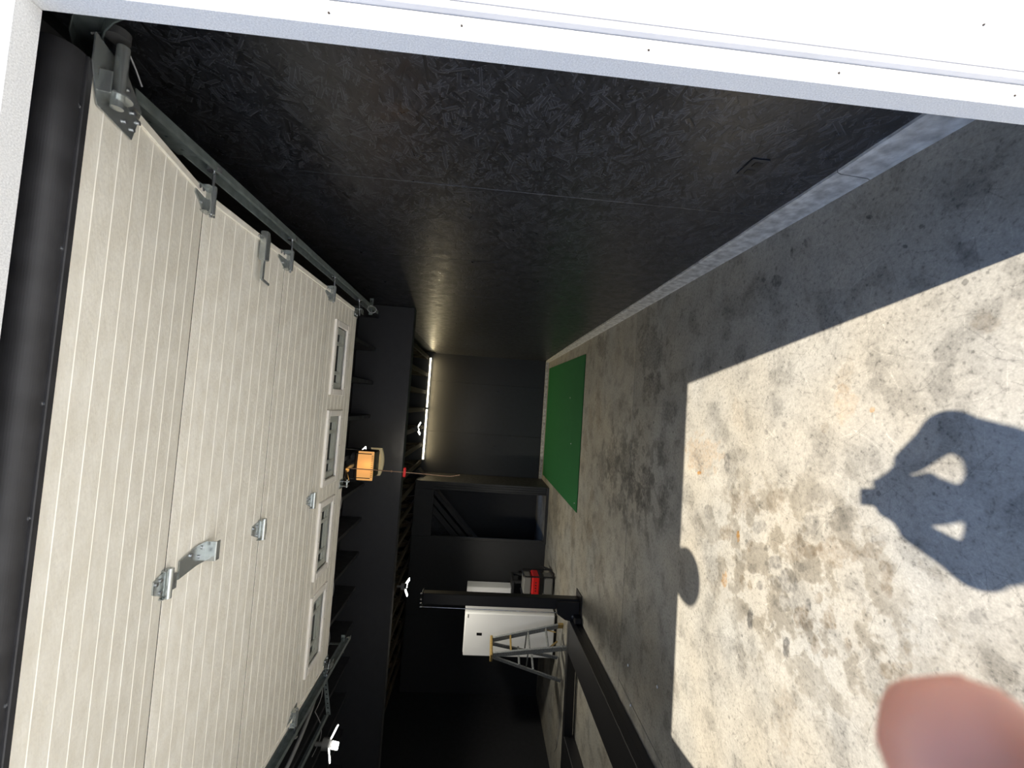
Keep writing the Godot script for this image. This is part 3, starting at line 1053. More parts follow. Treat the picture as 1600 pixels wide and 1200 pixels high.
func build_door() -> void:
	var door := thing("overhead_door", "cream ribbed sectional garage door rolled up under the ceiling, four windows in its far section", "garage door", W(DXC, 2.5, 1.0))
	var off := -door.position
	for k in 4:
		var xf := section_xf(k, 0.0)
		xf.origin += off
		var l: float = W(0, JY[k], JD[k]).distance_to(W(0, JY[k + 1], JD[k + 1]))
		var x0 := DX0 - door.position.x
		var x1 := DX1 - door.position.x
		xf.origin.x = 0.0
		var wins := []
		if k == 3:
			for c in [-0.935, -0.31, 0.31, 0.935]:
				wins.append([c - 0.245, c + 0.245])
		var st := mb()
		# ribs on the face
		var ys := [0.004]
		var p := 0.0
		var first := 0.055
		var pitch := (l - first - 0.07) / 7.0
		var ribs := []
		for i in 8:
			ribs.append(first + pitch * i)
		var prof := [Vector2(0.003, -0.002), Vector2(0.004, 0.0)]
		for r in ribs:
			prof.append(Vector2(r - 0.0028, 0.0))
			prof.append(Vector2(r - 0.001, 0.0012))
			prof.append(Vector2(r + 0.001, 0.0012))
			prof.append(Vector2(r + 0.0028, 0.0))
		prof.append(Vector2(l - 0.004, 0.0))
		prof.append(Vector2(l - 0.003, -0.002))
		var w0 := 0.155
		var w1 := 0.445
		for i in prof.size() - 1:
			var pa: Vector2 = prof[i]
			var pb: Vector2 = prof[i + 1]
			var nn: Vector3 = xf.basis * Vector3(0, pb.x - pa.x, -(pb.y - pa.y)).normalized()
			var cutx := [[x0, x1]]
			var parts := [[pa, pb, cutx]]
			if k == 3 and pb.x > w0 and pa.x < w1:
				var holes := []
				var xx := x0
				for q in wins:
					holes.append([xx, q[0]])
					xx = q[1]
				holes.append([xx, x1])
				parts = []
				var za := maxf(pa.x, w0)
				var zb := minf(pb.x, w1)
				var fa := pa.lerp(pb, (za - pa.x) / (pb.x - pa.x))
				var fb := pa.lerp(pb, (zb - pa.x) / (pb.x - pa.x))
				if za > pa.x:
					parts.append([pa, fa, cutx])
				parts.append([fa, fb, holes])
				if zb < pb.x:
					parts.append([fb, pb, cutx])
			for pt in parts:
				var u: Vector2 = pt[0]
				var v: Vector2 = pt[1]
				for c in pt[2]:
					quad(st, xf * Vector3(c[0], u.y, u.x), xf * Vector3(c[1], u.y, u.x), xf * Vector3(c[1], v.y, v.x), xf * Vector3(c[0], v.y, v.x), nn)
		# outer skin, ends, and reveals
		var th := -0.044
		var yb: Vector3 = xf.basis.y
		var rects := [[0.003, l - 0.003, [[x0, x1]]]]
		if k == 3:
			var hs := []
			var xx := x0
			for q in wins:
				hs.append([xx, q[0]])
				xx = q[1]
			hs.append([xx, x1])
			rects = [[0.003, w0, [[x0, x1]]], [w0, w1, hs], [w1, l - 0.003, [[x0, x1]]]]
		for rc in rects:
			for c in rc[2]:
				quad(st, xf * Vector3(c[0], th, rc[0]), xf * Vector3(c[1], th, rc[0]), xf * Vector3(c[1], th, rc[1]), xf * Vector3(c[0], th, rc[1]), -yb)
		for e in [0.003, l - 0.003]:
			quad(st, xf * Vector3(x0, -0.004, e), xf * Vector3(x1, -0.004, e), xf * Vector3(x1, th, e), xf * Vector3(x0, th, e), xf.basis.z * (-1.0 if e < 0.1 else 1.0))
		for e in [x0, x1]:
			quad(st, xf * Vector3(e, 0, 0.003), xf * Vector3(e, 0, l - 0.003), xf * Vector3(e, th, l - 0.003), xf * Vector3(e, th, 0.003), Vector3.RIGHT * signf(e))
		for q in wins:
			for e in q:
				quad(st, xf * Vector3(e, 0, w0), xf * Vector3(e, 0, w1), xf * Vector3(e, th, w1), xf * Vector3(e, th, w0), Vector3.RIGHT * (1.0 if e == q[0] else -1.0))
			for e in [w0, w1]:
				quad(st, xf * Vector3(q[0], 0, e), xf * Vector3(q[1], 0, e), xf * Vector3(q[1], th, e), xf * Vector3(q[0], th, e), xf.basis.z * (1.0 if e == w0 else -1.0))
		obj("section", st, M.door_cream, door)
		# end stile along each edge
		for s in [-1, 1]:
			st = mb()
			var ex := x0 + 0.012 if s < 0 else x1 - 0.012
			cbox(st, xf * Vector3(ex, 0.001, l / 2), Vector3(0.024, 0.012, l - 0.008), 0.002, xf.basis)
			obj("end_stile", st, M.door_cream, door)
		for q in wins:
			door_window(door, xf, (q[0] + q[1]) / 2, 0.245, w0, w1)
		if k > 0:
			st = mb()
			cbox(st, xf * Vector3((x0 + x1) / 2, -0.004, 0.0), Vector3(x1 - x0 - 0.004, 0.006, 0.007), 0.0, xf.basis)
			obj("joint_strip", st, M.joint_dark, door)  # dark strip added in the gap between two sections
		if k == 0:
			# bottom seal: aluminium retainer and a sagging rubber bulb
			st = mb()
			cbox(st, xf * Vector3((x0 + x1) / 2, -0.022, -0.008), Vector3(x1 - x0, 0.05, 0.02), 0.002, xf.basis)
			obj("seal_retainer", st, M.rubber, door)
			st = mb()
			var pp := PackedVector2Array()
			for i in 33:
				var a := PI * i / 32.0
				pp.append(Vector2(-0.018 - sin(a) * 0.045, -0.05 + cos(a) * 0.042 + 0.005))
			# profile lies in the (z, y) plane of the section
			var bx := Transform3D(Basis(xf.basis.z, xf.basis.y, xf.basis.x), xf * Vector3(x0, 0, 0))
			prism(st, pp, x1 - x0, bx)
			obj("bottom_seal", st, M.rubber, door)
			for i in 9:
				st = mb()
				var hx := x0 + 0.12 + i * (x1 - x0 - 0.2) / 8.0 + rng.randf_range(-0.05, 0.05)
				disc(st, xf * Vector3(hx, -0.004, -0.019), xf.basis.z, 0.004, 0.006, 7)
				obj("screw", st, M.steel_bright, door)
	# hinges at the section joints: right edge, middle, left edge
	for k in [1, 2, 3]:
		var c := W(0, JY[k] - 0.002, JD[k]) + off
		for e in [[DX1 - 0.03 + off.x, 1, "roller"], [DXC + off.x, 0, "plain"], [DX0 + 0.03 + off.x, -1, "roller"]]:
			door_hinge(door, Vector3(e[0], c.y, c.z), e[1], section_xf(k - 1, 0.0).basis, section_xf(k, 0.0).basis)
	# bottom corner brackets
	for s in [1, -1]:
		var xf := section_xf(0, 0.0)
		xf.origin += off
		xf.origin.x = (DX1 if s > 0 else DX0) + off.x
		var br := part_node("corner_bracket", door)
		var st := mb()
		prism(st, PackedVector2Array([Vector2(-s * 0.005, 0.0), Vector2(-s * 0.085, 0.03), Vector2(-s * 0.085, 0.1), Vector2(-s * 0.085, 0.17), Vector2(s * 0.006, 0.2), Vector2(s * 0.05, 0.13), Vector2(s * 0.06, 0.0)]), 0.003, Transform3D(Basis(xf.basis.x, xf.basis.z, xf.basis.y), xf * Vector3(0, 0.004, -0.012)))
		obj("plate", st, M.galvanized, br)
		st = mb()
		tube(st, [xf * Vector3(-s * 0.07, 0.028, 0.045), xf * Vector3(s * 0.075, 0.028, 0.045)], 0.013, 12)
		obj("barrel", st, M.galvanized, br)
		st = mb()
		disc(st, xf * Vector3(-s * 0.045, 0.028, 0.045), Vector3.RIGHT, 0.028, 0.004, 16)
		obj("washer", st, M.galvanized, br)
		st = mb()
		disc(st, xf * Vector3(s * 0.1, 0.015, 0.045), Vector3.RIGHT, 0.024, 0.018, 16)
		obj("roller", st, M.roller_nylon, br)
		st = mb()
		cbox(st, xf * Vector3(-s * 0.03, 0.018, 0.012), Vector3(0.05, 0.028, 0.004), 0.001, xf.basis)
		obj("lug", st, M.galvanized, br)
		for q in [[-0.02, 0.09], [-0.06, 0.12], [-0.02, 0.15], [0.02, 0.12], [-0.06, 0.155], [-0.03, 0.175]]:
			st = mb()
			disc(st, xf * Vector3(s * q[0], 0.009, q[1]), xf.basis.y, 0.006, 0.006, 6)
			obj("bolt", st, M.steel_bright, br)
		# lifting cable curling away from the bracket
		st = mb()
		var pts := []
		for i in 13:
			var a := i / 12.0
			pts.append(xf * Vector3(s * (0.075 + 0.05 * sin(a * PI)), -0.02 + 0.02 * a, 0.02 + 0.17 * a))
		tube(st, pts, 0.0025, 5)
		obj("lift_cable", st, M.wire_grey, br)
	# top roller brackets at the far edge
	for s in [1, -1]:
		var br := part_node("top_bracket", door)
		var x: float = (DX1 - 0.03 if s > 0 else DX0 + 0.03) + off.x
		var c := Vector3(x, JY[4] + off.y, -JD[4] + 0.05 + off.z)
		var st := mb()
		cbox(st, c + Vector3(0, -0.006, 0), Vector3(0.07, 0.004, 0.09), 0.001)
		obj("plate", st, M.galvanized, br)
		st = mb()
		cbox(st, c + Vector3(s * 0.03, -0.03, 0), Vector3(0.004, 0.05, 0.07), 0.001)
		cbox(st, c + Vector3(s * 0.012, -0.052, 0), Vector3(0.04, 0.004, 0.07), 0.001)
		obj("slide", st, M.galvanized, br)
		st = mb()
		tube(st, [c + Vector3(-s * 0.02, -0.035, 0), c + Vector3(s * 0.11, -0.02, 0)], 0.0055, 8)
		disc(st, c + Vector3(s * 0.1, -0.02, 0), Vector3.RIGHT, 0.023, 0.014, 14)
		obj("roller", st, M.steel_bright, br)
		for q in [-0.025, 0.025]:
			st = mb()
			disc(st, c + Vector3(-s * 0.015, -0.01, q), Vector3.UP, 0.007, 0.007, 6)
			obj("bolt", st, M.steel_bright, br)
	# sliding lock on the second section near the right edge
	var lk := part_node("slide_lock", door)
	var lc := W(0.63, 2.628, 2.04) + off
	var st2 := mb()
	cbox(st2, lc + Vector3(0.02, -0.006, -0.02), Vector3(0.11, 0.004, 0.085), 0.001)
	obj("plate", st2, M.galvanized, lk)
	st2 = mb()
	cbox(st2, lc + Vector3(0.01, -0.022, 0.018), Vector3(0.13, 0.03, 0.03), 0.003)
	obj("housing", st2, M.galvanized, lk)
	st2 = mb()
	cbox(st2, lc + Vector3(-0.06, -0.024, 0.02), Vector3(0.16, 0.012, 0.016), 0.002)
	obj("bolt_bar", st2, M.galvanized, lk)
	st2 = mb()
	bar(st2, lc + Vector3(-0.138, -0.024, 0.02), lc + Vector3(-0.15, -0.03, -0.035), 0.012, 0.006, 0.001)
	obj("thumb_tab", st2, M.galvanized, lk)
	for q in [Vector3(0.045, -0.01, -0.03), Vector3(-0.01, -0.01, -0.045), Vector3(0.045, -0.01, 0.045)]:
		st2 = mb()
		disc(st2, lc + q, Vector3.UP, 0.006, 0.006, 6)
		obj("bolt", st2, M.steel_bright, lk)
	# pull handle riveted on beside the middle hinge of the lowest joint
	var ph := part_node("pull_handle", door)
	var hc := W(DXC + 0.03, 2.627, 1.78) + off
	st2 = mb()
	prism(st2, PackedVector2Array([Vector2(-0.045, 0.09), Vector2(0.02, 0.09), Vector2(0.045, 0.0), Vector2(0.045, -0.06), Vector2(-0.03, -0.06), Vector2(-0.03, -0.01)]), 0.004, Transform3D(Basis(Vector3.RIGHT, Vector3.BACK, Vector3.DOWN), hc))
	obj("plate", st2, M.galvanized, ph)
	st2 = mb()
	cbox(st2, hc + Vector3(0.008, -0.02, -0.062), Vector3(0.075, 0.04, 0.004), 0.001)
	cbox(st2, hc + Vector3(0.008, -0.04, -0.074), Vector3(0.075, 0.004, 0.026), 0.001)
	obj("grip", st2, M.galvanized, ph)
	for q in [Vector3(0.02, -0.006, 0.03), Vector3(0.0, -0.006, -0.02), Vector3(0.03, -0.006, -0.035)]:
		st2 = mb()
		disc(st2, hc + q, Vector3.UP, 0.007, 0.006, 6)
		obj("bolt", st2, M.steel_bright, ph)
	# opener bracket in the middle of the far edge
	var ob := part_node("opener_bracket", door)
	st2 = mb()
	cbox(st2, W(DXC, 2.632, 3.56) + off, Vector3(0.07, 0.006, 0.09), 0.001)
	obj("plate", st2, M.galvanized, ob)
	st2 = mb()
	for s in [-1, 1]:
		cbox(st2, W(DXC + s * 0.018, 2.605, 3.575) + off, Vector3(0.004, 0.05, 0.05), 0.001)
	tube(st2, [W(DXC - 0.03, 2.595, 3.58) + off, W(DXC + 0.03, 2.595, 3.58) + off], 0.007, 8)
	obj("clevis", st2, M.galvanized, ob)

func door_window(door: Node, xf: Transform3D, xc: float, hw: float, w0: float, w1: float) -> void:
	var win := part_node("window", door)
	var st := mb()
	var wc := (w0 + w1) / 2
	var hz := (w1 - w0) / 2
	# face frame, proud of the section, with a sloping inner edge
	for s in [-1.0, 1.0]:
		cbox(st, xf * Vector3(xc, 0.006, wc + s * (hz - 0.012)), Vector3(2 * hw + 0.03, 0.018, 0.042), 0.004, xf.basis)
		cbox(st, xf * Vector3(xc + s * (hw - 0.007), 0.006, wc), Vector3(0.042, 0.018, 2 * hz - 0.066), 0.004, xf.basis)
	obj("frame", st, M.window_frame, win)
	for s in [-1.0, 1.0]:
		for q in [-0.8, 0.0, 0.8]:
			st = mb()
			disc(st, xf * Vector3(xc + q * hw, 0.016, wc + s * (hz - 0.008)), xf.basis.y, 0.0035, 0.003, 6)
			obj("screw", st, M.muntin_grey, win)
	# grey insert: wide border and bars that leave small corner lights and long ones between
	st = mb()
	var iw := hw - 0.028
	var iz := hz - 0.033
	var y := -0.014
	var t := 0.012
	var xb := [-iw, -iw + 0.07, -iw + 0.135, -iw + 0.16, iw - 0.16, iw - 0.135, iw - 0.07, iw]
	var zb := [-iz, -iz + 0.04, -iz + 0.062, -iz + 0.075, iz - 0.075, iz - 0.062, iz - 0.04, iz]
	var xs := [[-iw, -iw + 0.045], [-iw + 0.1, -iw + 0.125], [iw - 0.125, iw - 0.1], [iw - 0.045, iw]]
	var zs := [[-iz, -iz + 0.035], [-iz + 0.06, -iz + 0.074], [iz - 0.084, iz - 0.07], [iz - 0.045, iz]]
	for q in xs:
		cbox(st, xf * Vector3(xc + (q[0] + q[1]) / 2, y, wc), Vector3(q[1] - q[0], t, 2 * iz), 0.002, xf.basis)
	for q in zs:
		for j in 3:
			cbox(st, xf * Vector3(xc + (xs[j][1] + xs[j + 1][0]) / 2, y, wc + (q[0] + q[1]) / 2), Vector3(xs[j + 1][0] - xs[j][1] + 0.002, t * 0.9, q[1] - q[0]), 0.002, xf.basis)
	obj("muntin_grid", st, M.muntin_grey, win)
	for i in 3:
		for j in 3:
			st = mb()
			cbox(st, xf * Vector3(xc + (xs[i][1] + xs[i + 1][0]) / 2, y - 0.005, wc + (zs[j][1] + zs[j + 1][0]) / 2), Vector3(xs[i + 1][0] - xs[i][1], 0.003, zs[j + 1][0] - zs[j][1]), 0.0, xf.basis)
			obj("pane", st, M.pane_dark, win)

func door_hinge(door: Node, c: Vector3, s: int, nb: Basis, fb: Basis) -> void:
	var h := part_node("hinge", door)
	var sx := 1.0 if s == 0 else float(s)
	var st := mb()
	# two leaves: a broad one on the nearer section, a narrow one beyond
	var down := Transform3D(Basis(Vector3.RIGHT, -nb.z, nb.y), c + Vector3(0, 0.001, 0))
	prism(st, PackedVector2Array([Vector2(-0.045, 0.004), Vector2(0.045, 0.004), Vector2(0.022 * sx + 0.012, 0.085), Vector2(0.022 * sx - 0.03, 0.085)]), 0.004, down)
	obj("leaf", st, M.galvanized, h)
	down = Transform3D(Basis(Vector3.RIGHT, -fb.z, fb.y), c + Vector3(0, 0.001, 0))
	st = mb()
	prism(st, PackedVector2Array([Vector2(-0.042, -0.004), Vector2(0.042, -0.004), Vector2(0.03 - 0.02 * sx, -0.062), Vector2(-0.03 - 0.01 * sx, -0.062)]), 0.004, down)
	obj("leaf", st, M.galvanized, h)
	st = mb()
	var lift := 0.016 if s == 0 else 0.026
	tube(st, [c + Vector3(-0.05, -lift, 0), c + Vector3(0.05, -lift, 0)], 0.0115, 12)
	cbox(st, c + Vector3(0, -lift * 0.5, 0), Vector3(0.088, lift, 0.014), 0.002)
	for e in [-0.046, 0.046]:
		cbox(st, c + Vector3(e, -lift * 0.55, 0.008), Vector3(0.004, lift * 1.1, 0.042), 0.001)
	obj("barrel", st, M.galvanized, h)
	if s != 0:
		st = mb()
		tube(st, [c + Vector3(-s * 0.06, -lift, 0), c + Vector3(s * 0.12, -lift + 0.004, 0)], 0.0055, 8)
		disc(st, c + Vector3(s * 0.112, -lift + 0.004, 0), Vector3.RIGHT, 0.023, 0.014, 14)
		obj("roller", st, M.steel_bright, h)
	for q in [Vector3(-0.02, -0.006, 0.035), Vector3(0.022, -0.006, 0.04), Vector3(0.02 * sx, -0.006, 0.07), Vector3(-0.018, -0.006, -0.04), Vector3(0.014, -0.006, -0.042)]:
		st = mb()
		var at: Vector3 = nb.z * -q.z + nb.y * 0.006 if q.z > 0.0 else fb.z * -q.z + fb.y * 0.006
		disc(st, c + Vector3(q.x, 0, 0) + at, Vector3.UP, 0.0065, 0.006, 6)
		obj("bolt", st, M.steel_bright, h)

# ---------------------------------------------------------------- door tracks
func channel_path(st: SurfaceTool, pts: Array, nrm: Array, s: float) -> void:
	# C channel open towards the door: web on the outer side, two flanges with rolled lips
	var sec := [Vector2(-0.004, -0.026), Vector2(0.004, -0.028), Vector2(0.030, -0.026), Vector2(0.034, -0.018), Vector2(0.034, 0.018), Vector2(0.030, 0.026), Vector2(0.004, 0.028), Vector2(-0.004, 0.026), Vector2(-0.002, 0.024), Vector2(0.004, 0.0255), Vector2(0.029, 0.0235), Vector2(0.0315, 0.017), Vector2(0.0315, -0.017), Vector2(0.029, -0.0235), Vector2(0.004, -0.0255), Vector2(-0.002, -0.024)]
	for i in pts.size() - 1:
		for k in sec.size():
			var a: Vector2 = sec[k]
			var b: Vector2 = sec[(k + 1) % sec.size()]
			var A: Vector3 = pts[i] + Vector3(s * a.x, 0, 0) + nrm[i] * a.y
			var B: Vector3 = pts[i] + Vector3(s * b.x, 0, 0) + nrm[i] * b.y
			var C: Vector3 = pts[i + 1] + Vector3(s * b.x, 0, 0) + nrm[i + 1] * b.y
			var D: Vector3 = pts[i + 1] + Vector3(s * a.x, 0, 0) + nrm[i + 1] * a.y
			var e := Vector2(b.y - a.y, a.x - b.x).normalized()
			quad(st, A, B, C, D, (Vector3(s * e.x, 0, 0) + nrm[i] * e.y).normalized())

func build_tracks() -> void:
	for s in [1.0, -1.0]:
		var x := DX1 + 0.072 if s > 0 else DX0 - 0.035
		var t := thing("door_track", "galvanized steel door track beside the black strand board wall" if s > 0 else "galvanized steel door track with hanging angle bars on the open side of the room", "door track", W(x, 0, 0.9))
		var o := -t.position
		var st := mb()
		var R := 0.33
		var yh := 2.615
		var pts := []
		var nrm := []
		for y in [0.03, 1.2, yh - R]:
			pts.append(W(x, y, 0.905) + o)
			nrm.append(W(0, 0, -1))
		for i in range(1, 9):
			var a := PI / 2 * i / 9.0
			pts.append(W(x, yh - R + R * sin(a), 0.905 + R - R * cos(a)) + o)
			nrm.append(W(0, sin(a), -cos(a)))
		obj_track(st, pts, nrm, s, "curve", t)
		st = mb()
		obj_track(st, [W(x, yh, 0.905 + R) + o, W(x, yh, 4.08) + o], [Vector3.UP, Vector3.UP], s, "rail", t)
		# flag bracket with slots at the bend
		st = mb()
		perforated(st, W(x - s * 0.008, yh, 1.15) + o, W(x - s * 0.008, yh, 1.5) + o, Vector3(0, 0.066, 0), 0.003, 0.07, 0.011)
		obj("flag_bracket", st, M.track_steel, t)
		st = mb()
		bar(st, W(x + s * 0.06, yh + 0.034, 1.3) + o, W(x + s * 0.06, yh + 0.034, 4.0) + o, 0.03, 0.003)
		obj("stiffener", st, M.track_steel, t)
		# hanger at the far end
		st = mb()
		perforated(st, W(x + s * 0.042, yh - 0.01, 4.02) + o, W(x + s * 0.042, 2.93, 4.02) + o, Vector3(0, 0, 0.032), 0.003, 0.038, 0.012)
		perforated(st, W(x - s * 0.02, yh + 0.03, 4.045) + o, W(x + s * 0.13, yh + 0.03, 4.045) + o, Vector3(0, 0.032, 0), 0.003, 0.038, 0.012)
		obj("hanger", st, M.track_steel, t)
		st = mb()
		tube(st, [W(x + s * 0.02, yh, 4.09) + o, W(x + s * 0.02, yh, 4.06) + o], 0.012, 8)
		obj("stop_bolt", st, M.galvanized, t)
		if s > 0:
			st = mb()
			var loop := []
			for i in 15:
				var a := TAU * i / 14.0 * 1.1
				loop.append(W(x - 0.02 + 0.03 * cos(a), yh - 0.045 + 0.035 * sin(a), 3.78 + 0.02 * i / 14.0) + o)
			tube(st, loop, 0.003, 5)
			obj("cable_loop", st, M.wire_grey, t)
		else:
			# second hanger of angle bar and a conduit running along the rail
			st = mb()
			perforated(st, W(x + 0.02, yh + 0.02, 3.55) + o, W(x - 0.36, yh - 0.02, 3.62) + o, Vector3(0, 0.032, 0), 0.003, 0.038, 0.012)
			obj("hanger", st, M.track_steel, t)
			st = mb()
			bar(st, W(x - 0.36, yh - 0.015, 3.64) + o, W(x - 0.36, yh - 0.015, 2.2) + o, 0.035, 0.003)
			bar(st, W(x - 0.377, yh + 0.0, 3.64) + o, W(x - 0.377, yh + 0.0, 2.2) + o, 0.003, 0.033)
			obj("angle_bar", st, M.track_steel, t)
			st = mb()
			var cp := []
			for i in 16:
				var a := i / 15.0
				cp.append(W(x - 0.06 - 0.2 * a + 0.05 * sin(a * PI), yh + 0.03 - 0.06 * sin(a * PI), 3.5 - 1.2 * a) + o)
			tube(st, cp, 0.012, 8)
			obj("conduit", st, M.plastic_grey, t)

func obj_track(st: SurfaceTool, pts: Array, nrm: Array, s: float, called: String, t: Node) -> void:
	channel_path(st, pts, nrm, s)
	obj(called, st, M.track_steel, t)

# ---------------------------------------------------------------- opener
func build_opener() -> void:
	var o := thing("door_opener", "black garage door opener with a lit amber lens hanging behind the raised door", "door opener", W(-0.65, 2.6, 4.55))
	var q := -o.position
	var st := mb()
	cbox(st, W(-0.65, 2.69, 4.56) + q, Vector3(0.26, 0.17, 0.3), 0.012)
	obj("housing", st, M.plastic_black, o)
	st = mb()
	# bulging amber lens with a ribbed lower edge
	var n := 8
	for i in n:
		var a0 := -1.0 + 2.0 * i / n
		var a1 := -1.0 + 2.0 * (i + 1) / n
		var z0 := 4.398 + 0.018 * a0 * a0
		var z1 := 4.398 + 0.018 * a1 * a1
		quad(st, W(-0.65 + 0.138 * a0, 2.595, z0) + q, W(-0.65 + 0.138 * a1, 2.595, z1) + q, W(-0.65 + 0.138 * a1, 2.742, z1) + q, W(-0.65 + 0.138 * a0, 2.742, z0) + q, W(0.2 * a0, 0, -1).normalized())
		for y in [2.595, 2.742]:
			quad(st, W(-0.65 + 0.138 * a0, y, z0) + q, W(-0.65 + 0.138 * a1, y, z1) + q, W(-0.65 + 0.13 * a1, y, 4.43) + q, W(-0.65 + 0.13 * a0, y, 4.43) + q, Vector3.DOWN if y < 2.6 else Vector3.UP)
	for s in [-1.0, 1.0]:
		quad(st, W(-0.65 + 0.138 * s, 2.595, 4.416) + q, W(-0.65 + 0.138 * s, 2.742, 4.416) + q, W(-0.65 + 0.13 * s, 2.742, 4.43) + q, W(-0.65 + 0.13 * s, 2.595, 4.43) + q, W(s, 0, 0))
	obj("amber_light_lens", st, M.amber_light_lens, o)
	for i in 12:
		st = mb()
		cbox(st, W(-0.75 + 0.018 * i, 2.604, 4.399) + q, Vector3(0.004, 0.016, 0.006), 0.0)
		obj("vent_slot", st, M.plastic_black, o)
	st = mb()
	for i in n:
		var a0 := -1.0 + 2.0 * i / n
		var a1 := -1.0 + 2.0 * (i + 1) / n
		var y0 := 2.565 + 0.03 * a0 * a0
		var y1 := 2.565 + 0.03 * a1 * a1
		var z := 4.74
		quad(st, W(-0.65 + 0.14 * a0, y0, z) + q, W(-0.65 + 0.14 * a1, y1, z) + q, W(-0.65 + 0.14 * a1, y1 + 0.03, z) + q, W(-0.65 + 0.14 * a0, y0 + 0.03, z) + q, W(0, 0, -1))
		quad(st, W(-0.65 + 0.14 * a0, y0, z) + q, W(-0.65 + 0.14 * a1, y1, z) + q, W(-0.65 + 0.14 * a1, y1, z + 0.04) + q, W(-0.65 + 0.14 * a0, y0, z + 0.04) + q, Vector3.DOWN)
		quad(st, W(-0.65 + 0.14 * a0, y0, z + 0.04) + q, W(-0.65 + 0.14 * a1, y1, z + 0.04) + q, W(-0.65 + 0.14 * a1, y1 + 0.12, z + 0.04) + q, W(-0.65 + 0.14 * a0, y0 + 0.12, z + 0.04) + q, W(0, 0, 1))
	obj("rear_lens", st, M.cream_plastic, o)
	st = mb()
	bar(st, W(-0.65, 2.79, 0.9) + q, W(-0.65, 2.79, 4.5) + q, 0.03, 0.03, 0.003)
	obj("rail", st, M.track_steel, o)
	st = mb()
	cbox(st, W(-0.65, 2.765, 4.12) + q, Vector3(0.05, 0.03, 0.12), 0.005)
	obj("trolley", st, M.plastic_black, o)
	st = mb()
	bar(st, W(-0.65, 2.76, 4.08) + q, W(-0.66, 2.6, 3.6) + q, 0.008, 0.03, 0.001)
	obj("door_arm", st, M.galvanized, o)
	for s in [-1.0, 1.0]:
		st = mb()
		perforated(st, W(-0.65 + s * 0.14, 2.72, 4.5) + q, W(-0.65 + s * 0.14, 2.93, 4.5) + q, Vector3(0, 0, 0.03), 0.003, 0.036, 0.011)
		obj("hanger", st, M.galvanized, o)
	var l := OmniLight3D.new()
	l.name = "opener_light"
	l.light_color = Color(1.0, 0.72, 0.35)
	l.light_energy = 0.02
	l.omni_range = 12.0
	l.shadow_enabled = true
	l.light_size = 0.05
	l.position = W(-0.65, 2.66, 4.28)
	add_child(l)
	var r := thing("release_cord", "thin release rope with a red T handle hanging from the door opener", "cord", W(-0.64, 1.75, 4.1))
	q = -r.position
	st = mb()
	tube(st, [W(-0.632, 2.748, 4.1) + q, W(-0.634, 2.6, 4.1) + q, W(-0.637, 2.4, 4.1) + q, W(-0.64, 2.24, 4.1) + q, W(-0.645, 2.05, 4.1) + q, W(-0.652, 1.9, 4.1) + q, W(-0.652, 1.83, 4.1) + q, W(-0.635, 1.75, 4.1) + q], 0.0045, 6)
	obj("rope", st, M.rope, r)
	st = mb()
	lathe(st, [Vector2(0, -0.008), Vector2(0.008, -0.006), Vector2(0.01, 0), Vector2(0.006, 0.007), Vector2(0, 0.008)], Transform3D(Basis(), W(-0.6375, 2.36, 4.1) + q), 8)
	obj("knot", st, M.rope, r)
	st = mb()
	cbox(st, W(-0.64, 2.245, 4.1) + q, Vector3(0.085, 0.024, 0.02), 0.006)
	obj("handle", st, M.handle_red, r)

# ---------------------------------------------------------------- lamps
func lobe_lamp(label: String, at: Vector3, turn: float, energy: float) -> void:
	var t := thing("ceiling_lamp", label, "lamp", at, turn, "three-panel ceiling lamps")
	var st := mb()
	lathe(st, [Vector2(0, 0.11), Vector2(0.018, 0.11), Vector2(0.018, 0.05), Vector2(0.05, 0.045), Vector2(0.05, -0.015), Vector2(0, -0.02)], Transform3D(), 14)
	obj("body", st, M.plastic_grey, t)
	for k in 3:
		var a := TAU * k / 3.0
		var dir := Vector3(cos(a), -0.42, sin(a)).normalized()
		var c := dir * 0.105
		var b := along(Vector3.ZERO, dir)
		st = mb()
		cbox(st, c + b.y * 0.006, Vector3(0.07, 0.008, 0.11), 0.003, b)
		obj("panel_back", st, M.plastic_grey, t)
		st = mb()
		cbox(st, c - b.y * 0.004, Vector3(0.06, 0.01, 0.1), 0.004, b)
		obj("lamp_panel", st, M.lamp_lobe, t)
	var l := SpotLight3D.new()
	l.name = "lamp_light"
	l.spot_angle = 78.0
	l.spot_angle_attenuation = 0.4
	l.rotation_degrees = Vector3(-90, 0, 0)
	l.light_color = Color(1.0, 0.97, 0.9)
	l.light_energy = energy
	l.spot_range = 16.0
	l.shadow_enabled = true
	l.light_size = 0.09
	l.position = Vector3(0, -0.11, 0)
	t.add_child(l)

